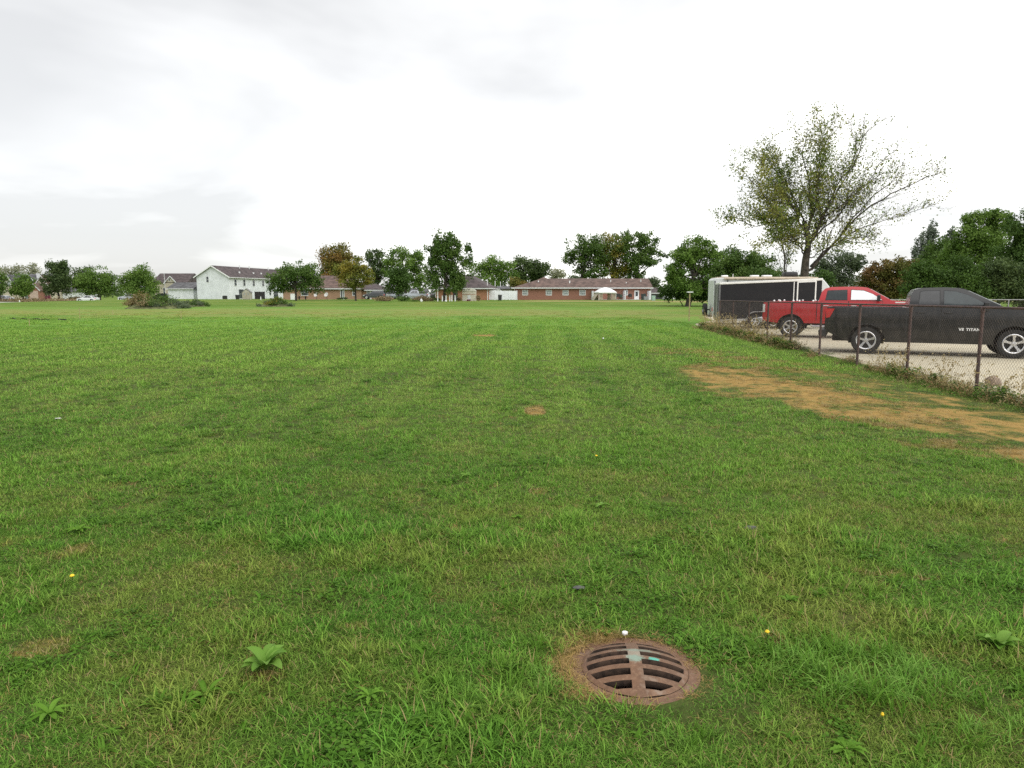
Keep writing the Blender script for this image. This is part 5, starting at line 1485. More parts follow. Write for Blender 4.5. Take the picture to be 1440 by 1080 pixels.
def kiosk():
    Y = 126.; cx = PXX(659.6, Y); g0 = gz(cx, Y); w = PXX(669.5, Y)-PXX(649.5, Y); h = Z(409.5, Y)-g0; top = Z(405.2, Y)-g0
    root = empty('garden_shed', (cx, Y, g0), 0, 'small cream garden shed with rounded gable beside the shaggy tree', 'shed')
    MB().box(-w/2+.05, w/2-.05, 0, 1.6, 0, h-.01).build('wall', wallmat('cream_siding', (.60, .56, .46), siding=True), root)
    poly = [(-w/2, h), (-w/2+.25, h+(top-h)*.55), (-.35, top-.04), (0, top), (.35, top-.04), (w/2-.25, h+(top-h)*.55), (w/2, h)]
    MB().prism(poly, -.08, 1.7).build('roof', mat('cream_roof', (.62, .60, .53), .7), root, bevel=.02)
    MB().box(-w/2+.1, w/2-.1, -.03, -.001, h-.62, h-.52).build('trim', tan_brick, root)
    MB().box(-.28, .28, -.04, -.002, .05, h-.7).build('door', fascia_m, root)
    MB().lathe([(.001, -.1), (.10, -.1), (.10, -.08)], 12, 'y', c=(0, 0, top-.28)).build('round_vent', dark_plastic, root)
kiosk()
fl = mat('purple_flowers', (.35, .05, .12), .8, var=.3, vscale=20)
def shrub(name, label, cat, px, Y, w, h, key, n=700, leaf=.12, group=None, zb=None, seedo=0):
    x = PXX(px, Y); z0 = gz(x, Y) if zb is None else zb; r = np.random.RandomState(int(px*3)+seedo)
    n_c = max(5, int(n/60)); C = []; T_ = []
    for i in range(n_c):
        a = r.rand()*2*pi; q = sqrt(r.rand())*.75; c = np.array([w*q*cos(a)*.5, w*q*sin(a)*.35, h*(.2+.6*r.rand())*(1-.5*q)])
        k = r.normal(size=(n//n_c, 3))*np.array([w*.10, w*.08, h*.14]); C.append(c+k); T_.append(np.clip(r.rand()*.5+r.rand(n//n_c)*.4, 0, 1))
    C = np.concatenate(C); T_ = np.concatenate(T_); C[:, 2] = np.abs(C[:, 2])
    V, F = leaf_quads(C, leaf, r, .2)
    o = link(name, np_mesh(name, V, F, np.repeat(T_, 4)), LM[key], smooth=0); o.location = (x, Y, z0)
    return tag(o, label, cat, group)
LM['tan'] = leaf_mat('tan', (.22, .17, .09), (.36, .28, .16)); LM['purple'] = leaf_mat('purple', (.12, .05, .06), (.42, .06, .16))
shrub('flower_pot_plant', 'purple red flowers at the door of the cream garden shed', 'flowers', 659, 124.5, .9, .45, 'purple', 200, .1)
shrub('ornamental_grass', 'tan ornamental grass left of the dark evergreen, before the grey sports utility car', 'ornamental grass', 541, 126, 3.4, 1.0, 'tan', 1800, .14, 'ornamental plants before the parked cars')
shrub('ornamental_grass', 'tan ornamental grass in front of the silver pickup', 'ornamental grass', 593, 125, 3.8, 1.0, 'tan', 1900, .14, 'ornamental plants before the parked cars')
shrub('shrub', 'low green shrub between the two tan grasses', 'shrub', 567, 124.5, 2.4, 1.1, 'green', 1300, .13)
shrub('shrub', 'thin tan shrub left of the cream garden shed', 'shrub', 646, 125, .9, 1.0, 'tan', 500, .12)
shrub('shrub', 'thin tan shrub right of the cream garden shed', 'shrub', 672.5, 125, .9, 1.2, 'tan', 500, .12)
shrub('shrub', 'low dark shrub against the tan brick ranch wall', 'shrub', 482, 146, 2.4, .6, 'dark', 700, .13)
shrub('shrub', 'low green shrub at the foot of the orange brick house', 'shrub', 613, 127, 2.0, .7, 'green', 700, .13)
shrub('shrub', 'low yellow green ground shrub before the two tan grasses', 'shrub', 580, 122.5, 2.6, .3, 'bright', 500, .12)
GP = 'short white garden posts left of the cream garden shed'
for i, (px, h, lab) in enumerate(((615.5, 2.2, 'tall pale post farthest left beside the cream shed garden'), (622, .9, 'short white garden post under the shaggy tree trunk'), (627.3, .95, 'second short white garden post right of the trunk'),
        (632.5, 1.0, 'middle short white garden post'), (635.4, 1.0, 'garden post just right of the middle one'), (640, .95, 'rightmost short white garden post near the cream shed'))):
    small('garden_post', MB().box(-.09, .09, -.09, .09, 0, h).solid([(-.11, -.11, h), (.11, -.11, h), (.11, .11, h), (-.11, .11, h), (0, 0, h+.1)], [(0, 3, 2, 1), (0, 1, 4), (1, 2, 4), (2, 3, 4), (3, 0, 4)]), white_m, PXX(px, 123), 123, lab, 'post', GP)
def stone(px, Y, s_, label, m_, cat='stone', group=None, z=None):
    r = random.Random(int(px)); bm = bmesh.new(); bmesh.ops.create_icosphere(bm, subdivisions=2, radius=1)
    for v in bm.verts: v.co *= 1+r.uniform(-.18, .18)
    me = bpy.data.meshes.new('stone'); bm.to_mesh(me); bm.free()
    o = link('stone', me, m_); o.scale = (s_[0], s_[1], s_[2]); x = PXX(px, Y); o.location = (x, Y, (gz(x, Y) if z is None else z)+s_[2]*.6)
    return tag(o, label, cat, group)
pale_stone = mat('pale_stone', (.5, .49, .45), .8, var=.15, vscale=14)
stone(592.3, 121, (.22, .2, .32), 'white upright garden stone before the tan ornamental grass', white_m)
stone(627, 121.5, (.22, .2, .14), 'small white stone at the foot of the garden posts', white_m)

# --- white two storey house, gable to the camera
def white_house():
    Y = 161.; X0 = PXX(323.0, Y); g0 = gz(X0, Y); w = 8.1; D = 38
    rz = radians(-11)
    root = empty('two_storey_house', (X0, Y, g0), rz, 'big white two storey house with dark roof and blank gable wall', 'house')
    # local: x from -w to 0 is the gable front, y runs back
    ze = Z(388, Y)-g0; zr = Z(373, Y)-g0
    MB().prism([(-w, -.3), (0, -.3), (0, ze-.12), (-w/2, zr-.16), (-w, ze-.12)], 0, D).build('wall', white_siding, root)
    o = .45; t = .16
    def sl(xa, za, xb, zb): return [(xa, -o, za), (xb, -o, zb), (xb, D+o, zb), (xa, D+o, za), (xa, -o, za-t), (xb, -o, zb-t), (xb, D+o, zb-t), (xa, D+o, za-t)]
    F6 = [(0, 1, 2, 3), (7, 6, 5, 4), (0, 4, 5, 1), (1, 5, 6, 2), (2, 6, 7, 3), (3, 7, 4, 0)]
    sx = (zr-ze)/(w/2)*o
    MB().solid(sl(-w/2, zr, o, ze-sx), F6).solid(sl(-w/2-.002, zr, -w-o, ze-sx), F6).build('roof', shingle_dk, root)
    for a, b in (((-w/2, zr+.02), (o+.02, ze-sx+.02)), ((-w/2, zr+.02), (-w-o-.02, ze-sx+.02))):
        q = [(a[0], -o-.06, a[1]), (b[0], -o-.06, b[1]), (b[0], -o-.003, b[1]), (a[0], -o-.003, a[1])]; q2 = [(x_, y_, z_-.26) for x_, y_, z_ in q]
        MB().solid(q+q2, F6).build('barge_board', white_m, root)
    MB().box(o+.003, o+.10, -o, D+o, ze-sx-.17, ze-sx-.01).build('gutter', fascia_m, root)
    x_ = lambda px: (PXX(px, Y+1)-X0)/cos(rz)*.985
    add_window(root, 'f', x_(290.6), x_(294.2), Z(397, Y+1)-g0, Z(389, Y+1)-g0, 0)
    for y_ in (2.0, 5.6, 9.6, 13.8, 16.8, 21, 25, 29): add_window(root, 'r', y_, y_+(.9), ze-2.15, ze-.75, 0)
    for y_, w_, z0 in ((3.6, 2.0, .1), (7.2, .8, .8), (17.0, .8, .8), (19, 2.2, .1), (28, 2.2, .1)): add_window(root, 'r', y_, y_+w_, z0, 2.2, 0, name='patio_door' if w_ > 1 else 'window')
    for y_ in (6.5, 12.5, 16.0, 25): MB().box(.6-2.2, .85-2.2, y_, y_+.3, ze+.5, ze+1.15).build('roof_vent', white_m, root)
    for y_ in (10, 14.2, 23): MB().tube([(-w/2+.6, y_, zr-.6), (-w/2+.6, y_, zr+.35)], .1, 6).build('vent_pipe', fascia_m, root)
    return g0
white_house()
def white_garage():
    Y = 166.; X0 = PXX(236.5, Y); g0 = gz(X0, Y)
    root = empty('garage', (X0, Y, g0), radians(-6), 'low white garage with grey roof left of the white two storey house', 'garage')
    L = PXX(274, Y)-X0; ze = Z(405.8, Y)-g0; zr = Z(396.8, Y)-g0
    box_walls(root, 0, L, 0, 7, ze-.1, white_siding)
    roof_solid(0, L, 0, 7, ze, zr, 0, 0, .4).build('roof', shingle_gr, root)
    MB().box(-.4, L+.3, -.49, -.405, ze-.17, ze+.01).build('gutter', fascia_m, root)
    for s_ in (-.05, L-.02):
        MB().solid([(s_, .0, ze-.1), (s_, 7, ze-.1), (s_, 3.5, zr-.2), (s_+.07, 0, ze-.1), (s_+.07, 7, ze-.1), (s_+.07, 3.5, zr-.2)], [(0, 1, 2), (5, 4, 3), (0, 3, 4, 1), (1, 4, 5, 2), (2, 5, 3, 0)]).build('gable', white_siding, root)
white_garage()
def beige_shed():
    Y = 153.; X0 = PXX(340.5, Y); g0 = gz(X0, Y); h = Z(411, Y)-g0; w = PXX(351.5, Y)-X0
    root = empty('garden_shed', (X0, Y, g0), radians(12), 'beige garden shed with double doors beside the white two storey house', 'shed')
    zr = Z(405.8, Y)-g0; D = 2.6; sm = mat('beige_resin', (.42, .40, .33), .7, var=.05)
    MB().prism([(0, 0), (w, 0), (w, h), (w/2, zr-.05), (0, h)], 0, D).build('wall', sm, root)
    F6 = [(0, 1, 2, 3), (7, 6, 5, 4), (0, 4, 5, 1), (1, 5, 6, 2), (2, 6, 7, 3), (3, 7, 4, 0)]
    def sl(xa, za, xb, zb): return [(xa, -.12, za), (xb, -.12, zb), (xb, D+.1, zb), (xa, D+.1, za), (xa, -.12, za-.07), (xb, -.12, zb-.07), (xb, D+.1, zb-.07), (xa, D+.1, za-.07)]
    MB().solid(sl(w/2, zr+.03, w+.14, h-.03), F6).solid(sl(w/2-.002, zr+.03, -.14, h-.03), F6).build('roof', mat('grey_resin', (.2, .2, .19), .7), root)
    for a, b in ((.12, w/2-.02), (w/2+.02, w-.12)):
        d = MB().box(a, b, -.04, -.001, .05, h-.05).build('door', mat('beige_door', (.36, .33, .26), .7), root)
        MB().box((a+b)/2-.12, (a+b)/2+.12, -.055, -.04, h-.55, h-.2).build('pane', curtain_glass, d)
beige_shed()
bin_(333.5, 154, 'black wheeled bin by the patio door of the white two storey house', dark_plastic, 1.0, .7)
def dark_fence():
    Y = 160.; X0 = PXX(358.5, Y); g0 = gz(X0, Y); L = PXX(372, Y)-X0
    root = empty('wooden_fence', (X0, Y, g0), 0, 'dark brown wooden fence panel right of the beige shed', 'fence')
    m_ = mat('dark_wood', (.03, .026, .026), .85, var=.2)
    for k in range(3): MB().box(k*L/2-.06, k*L/2+.06, -.05, .05, 0, 1.75).build('post', m_, root)
    for k in range(2):
        q = MB()
        for j in range(6): q.box(k*L/2+.061+j*(L/2-.122)/6, k*L/2+.061+(j+1)*(L/2-.122)/6-.015, -.02, .02, .05, 1.68)
        q.build('panel', m_, root)
dark_fence()
GM = 'small white marker posts in the far grass'
for px, Y, lab in ((26.5, 150, 'small white marker post near the road at far left'), (366.5, 140, 'small white marker post between the shed and the weed mound'), (166, 168, 'small white marker post left of the silver wagon')):
    small('marker_post', MB().box(-.08, .08, -.05, .05, 0, .6).prism([(-.08, .6), (.08, .6), (.0, .68)], -.05, .05), white_m, PXX(px, Y), Y, lab, 'marker post', GM)

# --- houses at the far left and behind
def gable_house(px0, px1, Y, pye, pyr, m_, rm, label, gables=(), windows=(), D=9, doors=(), chim=None, name='house'):
    X0 = PXX(px0, Y); g0 = gz(X0, Y); root = empty(name, (X0, Y, g0), 0, label, 'house')
    x = lambda px: PXX(px, Y)-X0; z = lambda py: Z(py, Y)-g0
    ze, zr = z(pye), z(pyr)
    box_walls(root, 0, x(px1), 0, D, ze-.1, m_)
    roof_solid(0, x(px1), 0, D, ze, zr, 0, 0, .4).build('roof', rm, root)
    for s_ in (0, x(px1)-.1):
        MB().solid([(s_, .0, ze-.1), (s_, D, ze-.1), (s_, D/2, zr-.2), (s_+.1, 0, ze-.1), (s_+.1, D, ze-.1), (s_+.1, D/2, zr-.2)], [(0, 1, 2), (5, 4, 3), (0, 3, 4, 1), (1, 4, 5, 2), (2, 5, 3, 0)]).build('gable_end', m_, root)
    for (ga, gb, gt, ge, gm, yo) in gables:
        a, b, t_, e_ = x(ga), x(gb), z(gt), z(ge)
        MB().prism([(a, -.2), (b, -.2), (b, e_), ((a+b)/2, t_), (a, e_)], -yo, D*.4).build('front_gable', gm, root)
        F6 = [(0, 1, 2, 3), (7, 6, 5, 4), (0, 4, 5, 1), (1, 5, 6, 2), (2, 6, 7, 3), (3, 7, 4, 0)]
        sl = lambda xa, za, xb, zb: [(xa, -yo-.3, za), (xb, -yo-.3, zb), (xb, D*.5, zb), (xa, D*.5, za), (xa, -yo-.3, za-.15), (xb, -yo-.3, zb-.15), (xb, D*.5, zb-.15), (xa, D*.5, za-.15)]
        k = (t_-e_)/((b-a)/2)*.35
        MB().solid(sl((a+b)/2, t_+.18, b+.35, e_-k+.18), F6).solid(sl((a+b)/2-.002, t_+.18, a-.35, e_-k+.18), F6).build('gable_roof', rm, root)
        for sgn, xe in ((1, b+.37), (-1, a-.37)):
            q = [((a+b)/2, -yo-.36, t_+.20), (xe, -yo-.36, e_-k+.20), (xe, -yo-.303, e_-k+.20), ((a+b)/2, -yo-.303, t_+.20)]; q2 = [(u, v, w_-.3) for u, v, w_ in q]
            MB().solid(q+q2, F6).build('barge_board', fascia_m, root)
    for (a, b, c, d, yo, gl) in windows: add_window(root, 'f', x(a), x(b), z(d), z(c), -yo, gl)
    for (a, b, c, yo, m2) in doors: MB().box(x(a), x(b), -yo-.05, -yo+.02, 0, z(c)).build('garage_door', m2, root)
    if chim: MB().box(x(chim[0]), x(chim[1]), 1.5, 2.6, ze-.5, z(chim[2])).build('chimney', chim[3], root)
    return root
pink = mat('pinkish_door', (.48, .36, .30), .7)
gable_house(4, 42, 215, 399, 386, tan_siding, shingle_gr, 'tan two storey house with white porch columns at far left', gables=((8, 20, 387, 396, tan_siding, .6),),
            windows=((10.5, 12.5, 396, 401, .6, win_glass), (14, 18, 395, 402, .6, curtain_glass), (24, 28, 402, 408, 0, win_glass)), doors=((6, 9, 408, 0, win_glass),))
gable_house(38, 58, 206, 397, 385, navy_siding, shingle_gr, 'blue grey gabled house with a chimney behind the brick garage gable', gables=((38, 50, 386, 393, navy_siding, .8), (40, 49, 394, 401, wallmat('grey_siding', (.25, .26, .28), siding=True), 1.6)),
            windows=((43, 46, 400, 404, 1.6, curtain_glass),), chim=(48.4, 50, 384, fascia_m))
gable_house(48, 72, 200, 400, 388, tan_siding, shingle_br, 'tan gabled house with a brick gabled garage and pale garage door', gables=((53, 68, 388, 399, tan_siding, .2), (48, 64, 399.5, 407.5, red_brick, 2.5)),
            doors=((50, 62, 409, 2.5, pink),), windows=((64.5, 66.5, 409, 415, .0, win_glass),))
gable_house(68, 112, 205, 410, 402, white_siding, shingle_gr, 'low white house mostly hidden behind the tall dark tree', windows=((72, 76, 411.5, 416, 0, win_glass), (80, 84, 411.5, 416, 0, win_glass), (92, 95, 411.5, 416, 0, win_glass)))
gable_house(217, 264, 196, 397, 383.8, tan_siding, shingle_dk, 'tan house with brown roof and small gable behind the low white garage', gables=((234, 250, 389, 397.5, tan_siding, .4),),
            windows=((230, 233, 405, 414, 0, win_glass), (234.5, 237, 405, 414, 0, win_glass), (239.5, 241.5, 392.5, 395, .4, win_glass)))
gable_house(262, 276, 215, 398, 391.5, mat('mauve_wall', (.3, .27, .26), .8), shingle_br, 'roof corner of a house between the white garage and the two storey house')
shrub('hedge', 'red brown hedge right of the tall dark tree', 'hedge', 106, 176, 5.5, 1.6, 'rust', 1600, .2)
shrub('flowering_shrub', 'purple leaved shrub beside the brick gabled garage', 'shrub', 67, 192, 1.8, 2.2, 'purple', 500, .2)
small('flag_pole', MB().tube([(0, 0, 0), (0, 0, 7.0)], .06, 6), fascia_m, PXX(232.5, 188), 188, 'thin pale pole in front of the tan house with brown roof', 'pole')

# ------------------------------------------------------------------ parked cars far off
def car_spec(paint, kind):
    if kind == 'sedan':
        body = [(-.95, .45), (-1.0, .75), (-.92, .95), (-.35, 1.0), (.15, 1.33), (.75, 1.45), (1.45, 1.43), (2.15, 1.02), (2.7, .92), (3.3, .78), (3.5, .6), (3.48, .32)]
        win = ([(.0, 1.0), (.38, 1.30), (.78, 1.36), (.80, 1.0)], [(.88, 1.0), (.88, 1.37), (1.42, 1.34), (1.9, 1.02)])
        wb, x0, x1, belt, roof, wr = 2.75, -1.0, 3.5, .98, 1.45, .33
    elif kind == 'pickup':
        body = [(-1.1, .6), (-1.1, 1.12), (.75, 1.12), (.85, 1.6), (1.0, 1.76), (2.1, 1.78), (2.8, 1.2), (3.6, 1.12), (4.0, .95), (4.05, .5)]
        win = ([(1.0, 1.22), (1.05, 1.65), (1.5, 1.67), (1.5, 1.22)], [(1.6, 1.22), (1.6, 1.67), (2.05, 1.66), (2.5, 1.22)])
        wb, x0, x1, belt, roof, wr = 3.3, -1.1, 4.05, 1.15, 1.78, .38
    else:
        body = [(-.85, .45), (-.95, .8), (-.9, 1.1), (-.65, 1.58), (-.3, 1.68), (1.4, 1.70), (2.1, 1.15), (3.0, 1.02), (3.45, .88), (3.55, .6), (3.5, .36)]
        win = ([(-.55, 1.12), (-.45, 1.5), (-.15, 1.57), (-.1, 1.12)], [(0, 1.12), (0, 1.58), (.65, 1.6), (.65, 1.12)], [(.75, 1.12), (.75, 1.6), (1.3, 1.58), (1.85, 1.14)])
        wb, x0, x1, belt, roof, wr = 2.75, -.95, 3.55, 1.08, 1.7, .36
    arch = wr+.07; sill = .32; a = math.degrees(math.asin((sill-wr)/arch))
    body = body + arc(wb, wr, arch, a, 180-a, 8) + arc(0, wr, arch, a, 180-a, 8)
    sc = {'sedan': [('windscreen', (2.13, 1.04, 1.48, 1.42), glass_dark), ('rear_window', (-.32, 1.02, .13, 1.31), glass_dark)],
          'pickup': [('windscreen', (2.76, 1.24, 2.14, 1.74), glass_dark)], 'suv': [('windscreen', (2.06, 1.19, 1.44, 1.67), glass_dark), ('rear_window', (-.88, 1.15, -.68, 1.53), glass_dark)]}[kind]
    return dict(hw=.9, belt=belt, roof=roof, x0=x0, x1=x1, paint=paint, wheel=(wr, wr*.62), axles=(0, wb), arch=arch, body=body, windows=win, fine=False, top=.78, screens=sc)
def car(px, Y, yawdeg, kind, paint, label, name='parked_car', lights=True):
    sp_ = car_spec(paint, kind); mid = (sp_['x0']+sp_['x1'])/2; a = radians(yawdeg)
    x = PXX(px, Y)-mid*cos(a); y = Y-mid*sin(a)
    root, prof, shell = vehicle(name, label, 'car' if kind != 'pickup' else 'pickup truck', (x, y, gz(x, y)+.06), a, sp_, 'cars parked far off')
    x1, x0, b = sp_['x1'], sp_['x0'], sp_['belt']
    for s_ in (-1, 1):
        shell('headlight', [(x1-.42, b-.22), (x1-.4, b-.36), (x1-.12, b-.38), (x1-.14, b-.24)], white_lens, -.03, .012, s_)
        shell('tail_light', [(x0+.06, b-.1), (x0+.06, b-.28), (x0+.24, b-.26), (x0+.24, b-.1)], red_lens, -.03, .012, s_)
    return root
pw = mat('white_car_paint', (.72, .73, .75), .3, var=.02, coat=.5); psil = mat('silver_car_paint', (.36, .39, .43), .3, metal=.4, var=.03, coat=.5)
pgr = mat('dark_grey_car_paint', (.07, .075, .085), .3, var=.05, coat=.5); pbk = mat('black_car_paint', (.02, .02, .023), .3, var=.05, coat=.5); plt = mat('pale_silver_paint', (.48, .50, .54), .3, metal=.3, var=.02, coat=.4)
car(123.5, 166, 180, 'sedan', pw, 'white sedan parked on the street beside the willow')
car(180, 176, 180, 'suv', plt, 'silver station wagon parked in front of the rounded green tree')
car(225, 184, 180, 'suv', pbk, 'black sports utility car half hidden behind the big weed mound')
car(253, 182, 0, 'sedan', mat('maroon_paint', (.12, .03, .04), .35, var=.05), 'low dark maroon car before the tan house with brown roof')
car(526.5, 144, 180, 'suv', pgr, 'dark grey sports utility car beside the yellow green lawn tree')
car(545.5, 150, 150, 'suv', pw, 'white van like car just right of the dark grey one')
car(560, 147, 190, 'sedan', psil, 'grey sedan under the dark rounded evergreen')
car(584, 146, 185, 'pickup', psil, 'silver blue pickup in front of the small pale garage')
car(604, 150, 200, 'sedan', pw, 'white sedan nose out right of the silver blue pickup')
car(611, 146, 100, 'suv', pgr, 'dark grey car beside the shaggy tree')
car(4, 176, 180, 'sedan', plt, 'pale car cut by the left edge of the photo')

# ------------------------------------------------------------------ weed mounds, weeds along the fence, far growth
def blades_clump(seed, n, rad, h0, h1, w, lean, seeds=0.):
    V, F, T = tuft(seed, n, rad, h0, h1, w, lean, 0, 4); r = np.random.RandomState(seed+1)
    V = list(V); F = list(F); T = list(T)
    for i in range(int(n*seeds)):        # seed heads: small leaves strung up the stalks
        k = r.randint(0, n); b = k*10; top = np.array(V[b+8]); mid = np.array(V[b+6])
        for j in range(5):
            c = mid+(top-mid)*(j/3.5)+r.normal(size=3)*.012; u = r.normal(size=3); u /= np.linalg.norm(u); v = np.cross(u, r.normal(size=3)); v /= np.linalg.norm(v)
            s_ = .018+.02*r.rand(); q = len(V); V += [tuple(c-u*s_), tuple(c-v*s_*.5), tuple(c+u*s_), tuple(c+v*s_*.5)]; F.append((q, q+1, q+2, q+3)); T += [.9]*4
    return V, F, T
dry_m = blade_mat('dry_weed', lawn=False, a=(.22, .17, .08), b=(.44, .35, .18), transl=.15)
rusty_m = blade_mat('rusty_weed', lawn=False, a=(.17, .095, .045), b=(.32, .20, .10), transl=.15)
grn_m = blade_mat('green_weed', lawn=False, a=(.06, .13, .022), b=(.17, .25, .05), transl=.25)
yel_m = blade_mat('yellow_weed', lawn=False, a=(.16, .17, .05), b=(.42, .36, .08), transl=.25)
def fence_weeds():
    protos = []
    def P(t_, m_): protos.append((np_mesh('weed', *t_), m_)); return len(protos)-1
    dry = [P(blades_clump(100+i, 40, .16, .15, .55, .007, .9, .3), dry_m) for i in range(3)]
    rus = [P(blades_clump(110+i, 36, .16, .12, .5, .008, 1.0, .35), rusty_m) for i in range(2)]
    grn = [P(blades_clump(120+i, 50, .17, .08, .34, .010, 1.1, 0), grn_m) for i in range(3)]
    lf = [P(leafy(130+i, 50, .16, .06, .3), grn_m) for i in range(2)] + [P(leafy(140, 40, .15, .045, .35), yel_m)]
    tal = [P(blades_clump(150+i, 12, .10, .5, 1.15, .008, .45, 1.6), dry_m) for i in range(3)]
    r = np.random.RandomState(8); pt = []; kd = []; sc = []
    for i in range(3300):
        y = r.uniform(2.5, 36.5) if r.rand() < .8 else r.uniform(20, 36.5)
        d = r.normal()*.24-.03; x = fence_x(y)+d
        f = fbm(np.array([y*.7]), np.array([d+3.]))[0]; g_ = vnoise(np.array([y*.45+7]), np.array([.5]))[0]
        far = sst(np.array([y]), 18, 24)[0]
        if f < .43-.08*far: continue
        u = r.rand()
        if u < .03+.03*far and abs(d) < .3: k = tal[r.randint(3)]; s_ = r.uniform(.55, .8+.15*far)
        elif u < .18+.18*g_: k = dry[r.randint(3)]; s_ = r.uniform(.3, .65)+.15*far
        elif u < .33+.2*g_: k = rus[r.randint(2)]; s_ = r.uniform(.25, .55)+.15*far
        elif u < .85: k = grn[r.randint(3)]; s_ = r.uniform(.4, .9)+.2*far
        else: k = lf[r.randint(3)]; s_ = r.uniform(.4, .9)+.2*far
        if abs(d) > .3: s_ *= .6
        pt.append((x, y, gz(x, y))); kd.append(k); sc.append(s_)
    n = len(pt); rt = np.stack([(r.rand(n)-.5)*.3, (r.rand(n)-.5)*.3, r.rand(n)*6.28], 1)
    gn_scatter('weeds', pt, kd, rt, sc, protos, 'dry brown and green weeds growing along the foot of the fence', 'weeds')
fence_weeds()

def mound(px, Y, wpx, hpx, label, keys, n, leaf=.16, seed=1, w2=1.6):
    """heap of earth overgrown with weeds"""
    x = PXX(px, Y); w = wpx/1000*Y; h = hpx/1000*Y; r = np.random.RandomState(seed)
    root = empty('weed_mound', (x, Y, gz(x, Y)-.05), 0, label, 'weed mound', 'overgrown earth mounds in the field')
    V = []; F = []; K = 20
    hh = lambda a, q: (1-q*q)**1.2*h*.62*(.8+.35*sin(a*2+seed)+.2*sin(a*5+seed*2)*q)
    V.append((0, 0, h*.62))
    for i in range(1, 7):
        q = i/6
        for j in range(K):
            a = 2*pi*j/K; V.append((w/2*q*cos(a), w*.4*q*sin(a)*w2/1.6, hh(a, q)))
    for j in range(K): F.append((0, 1+j, 1+(j+1) % K))
    for i in range(5):
        for j in range(K): F.append((1+i*K+j, 1+(i+1)*K+j, 1+(i+1)*K+(j+1) % K, 1+i*K+(j+1) % K))
    me = bpy.data.meshes.new('earth'); me.from_pydata(V, [], F); me.update(); link('earth', me, mat('weedy_earth', (.12, .13, .05), .95, var=.3, vscale=2, bump=1), root)
    for ki, (key, x0, x1, fr, up) in enumerate(keys):
        m_ = int(n*fr); ncl = max(6, m_//70); C = []; T_ = []
        for c in range(ncl):
            qx = r.uniform(x0, x1); qy = r.uniform(-.7, .7)*sqrt(max(0, 1-qx*qx)); q = min(.98, sqrt(qx*qx+qy*qy)); a = atan2(qy, qx)
            c0 = np.array([w/2*qx, w*.4*qy, max(0, hh(a, q))+up*h*.12])
            g_ = r.normal(size=(m_//ncl, 3))*np.array([w*.045, w*.045, h*.11*(1+up)]); g_[:, 2] = np.abs(g_[:, 2])
            C.append(c0+g_); T_.append(np.clip(r.rand()*.5+.5*r.rand(m_//ncl), 0, 1))
        C = np.concatenate(C); V_, F_ = leaf_quads(C, leaf, r, .3)
        link('foliage', np_mesh('foliage', V_, F_, np.repeat(np.concatenate(T_), 4)), LM[key], root, smooth=0)
mound(219, 80, 86, 19, 'largest weed mound, with orange brown growth on its left side', (('rust', -.9, -.3, .28, 1.2), ('tan', -.7, -.1, .12, 1.0), ('green', -.3, .6, .34, .6), ('grey', 0, .95, .3, .1)), 7000, .13, 1)
mound(272, 92, 46, 10, 'low grey green weed mound just right of the largest one', (('grey', -.9, .6, .6, .2), ('green', -.8, .9, .5, .3)), 2600, .14, 2)
mound(386, 92, 52, 12.5, 'rounded green weed mound in front of the round dark tree', (('green', -.3, .6, .5, .5), ('grey', -.9, .9, .4, .1), ('yellowish', -.3, .3, .25, .9)), 3200, .14, 3)

def far_growth():
    r = np.random.RandomState(77); C = []; T_ = []
    for i in range(170):
        px = r.uniform(-260, 1750); Y = r.uniform(290, 380); x = PXX(px, Y); h = r.uniform(3, 6)
        k = 150; g_ = r.normal(size=(k, 3))*np.array([4.5, 3, h*.32]); c = np.array([x, Y, .5+h*.45])+g_; c[:, 2] = np.maximum(c[:, 2], .2)
        C.append(c); T_.append(np.clip(r.rand()*.5+r.rand(k)*.5, 0, 1))
    C = np.concatenate(C); V, F = leaf_quads(C, 1.1, r, .3)
    o = link('far_woods', np_mesh('far_woods', V, F, np.repeat(np.concatenate(T_), 4)), LM['dark'], smooth=0)
    tag(o, 'dark green far woods along the horizon behind the houses', 'woods', kind='stuff')
    # tan roadside grass at the far left
    C = []
    n = 5200; px = r.uniform(-60, 112, n); Y = r.uniform(168, 176, n); x = U(0, 413, 1)*0+np.array([PXX(a, b) for a, b in zip(px, Y)])
    z = ground(x, Y)+np.abs(r.normal(size=n))*.38
    V, F = leaf_quads(np.stack([x, Y, z], 1), .3, r, .0)
    o = link('tall_grass', np_mesh('tall_grass', V, F, np.repeat(r.rand(n), 4)), LM['tan'], smooth=0)
    tag(o, 'tall tan grass along the far side of the street', 'tall grass', kind='stuff')
far_growth()

# ------------------------------------------------------------------ small things in the field
wood = mat('pale_wood', (.36, .30, .15), .85, var=.15)
def sign_post():
    x, y = G(969, 449); root = empty('sign_post', (x, y, gz(x, y)), 0, 'thin pale post with a small flat plate on top near the camper', 'sign post')
    h = Z(411.5, y)-gz(x, y)
    MB().box(-.032, .032, -.032, .032, -.1, h).build('post', wood, root)
    MB().box(-.19, .19, -.12, .12, h, h+.07).build('plate', fascia_m, root)
sign_post()
GS = 'wooden survey stakes in the field'
for px, py, h, lab in ((41.5, 458, .38, 'short pale stake at far left below the black strip'), (112.5, 449, .75, 'tall pale stake in front of the white sedan'), (159, 443, .35, 'small pale stake between the sedan and the weed mound'), (255, 449, .55, 'thin pale stake in the field below the white garage')):
    x, y = G(px, py); small('stake', MB().box(-.014, .014, -.01, .01, -.05, h), wood, x, y, lab, 'stake', GS)
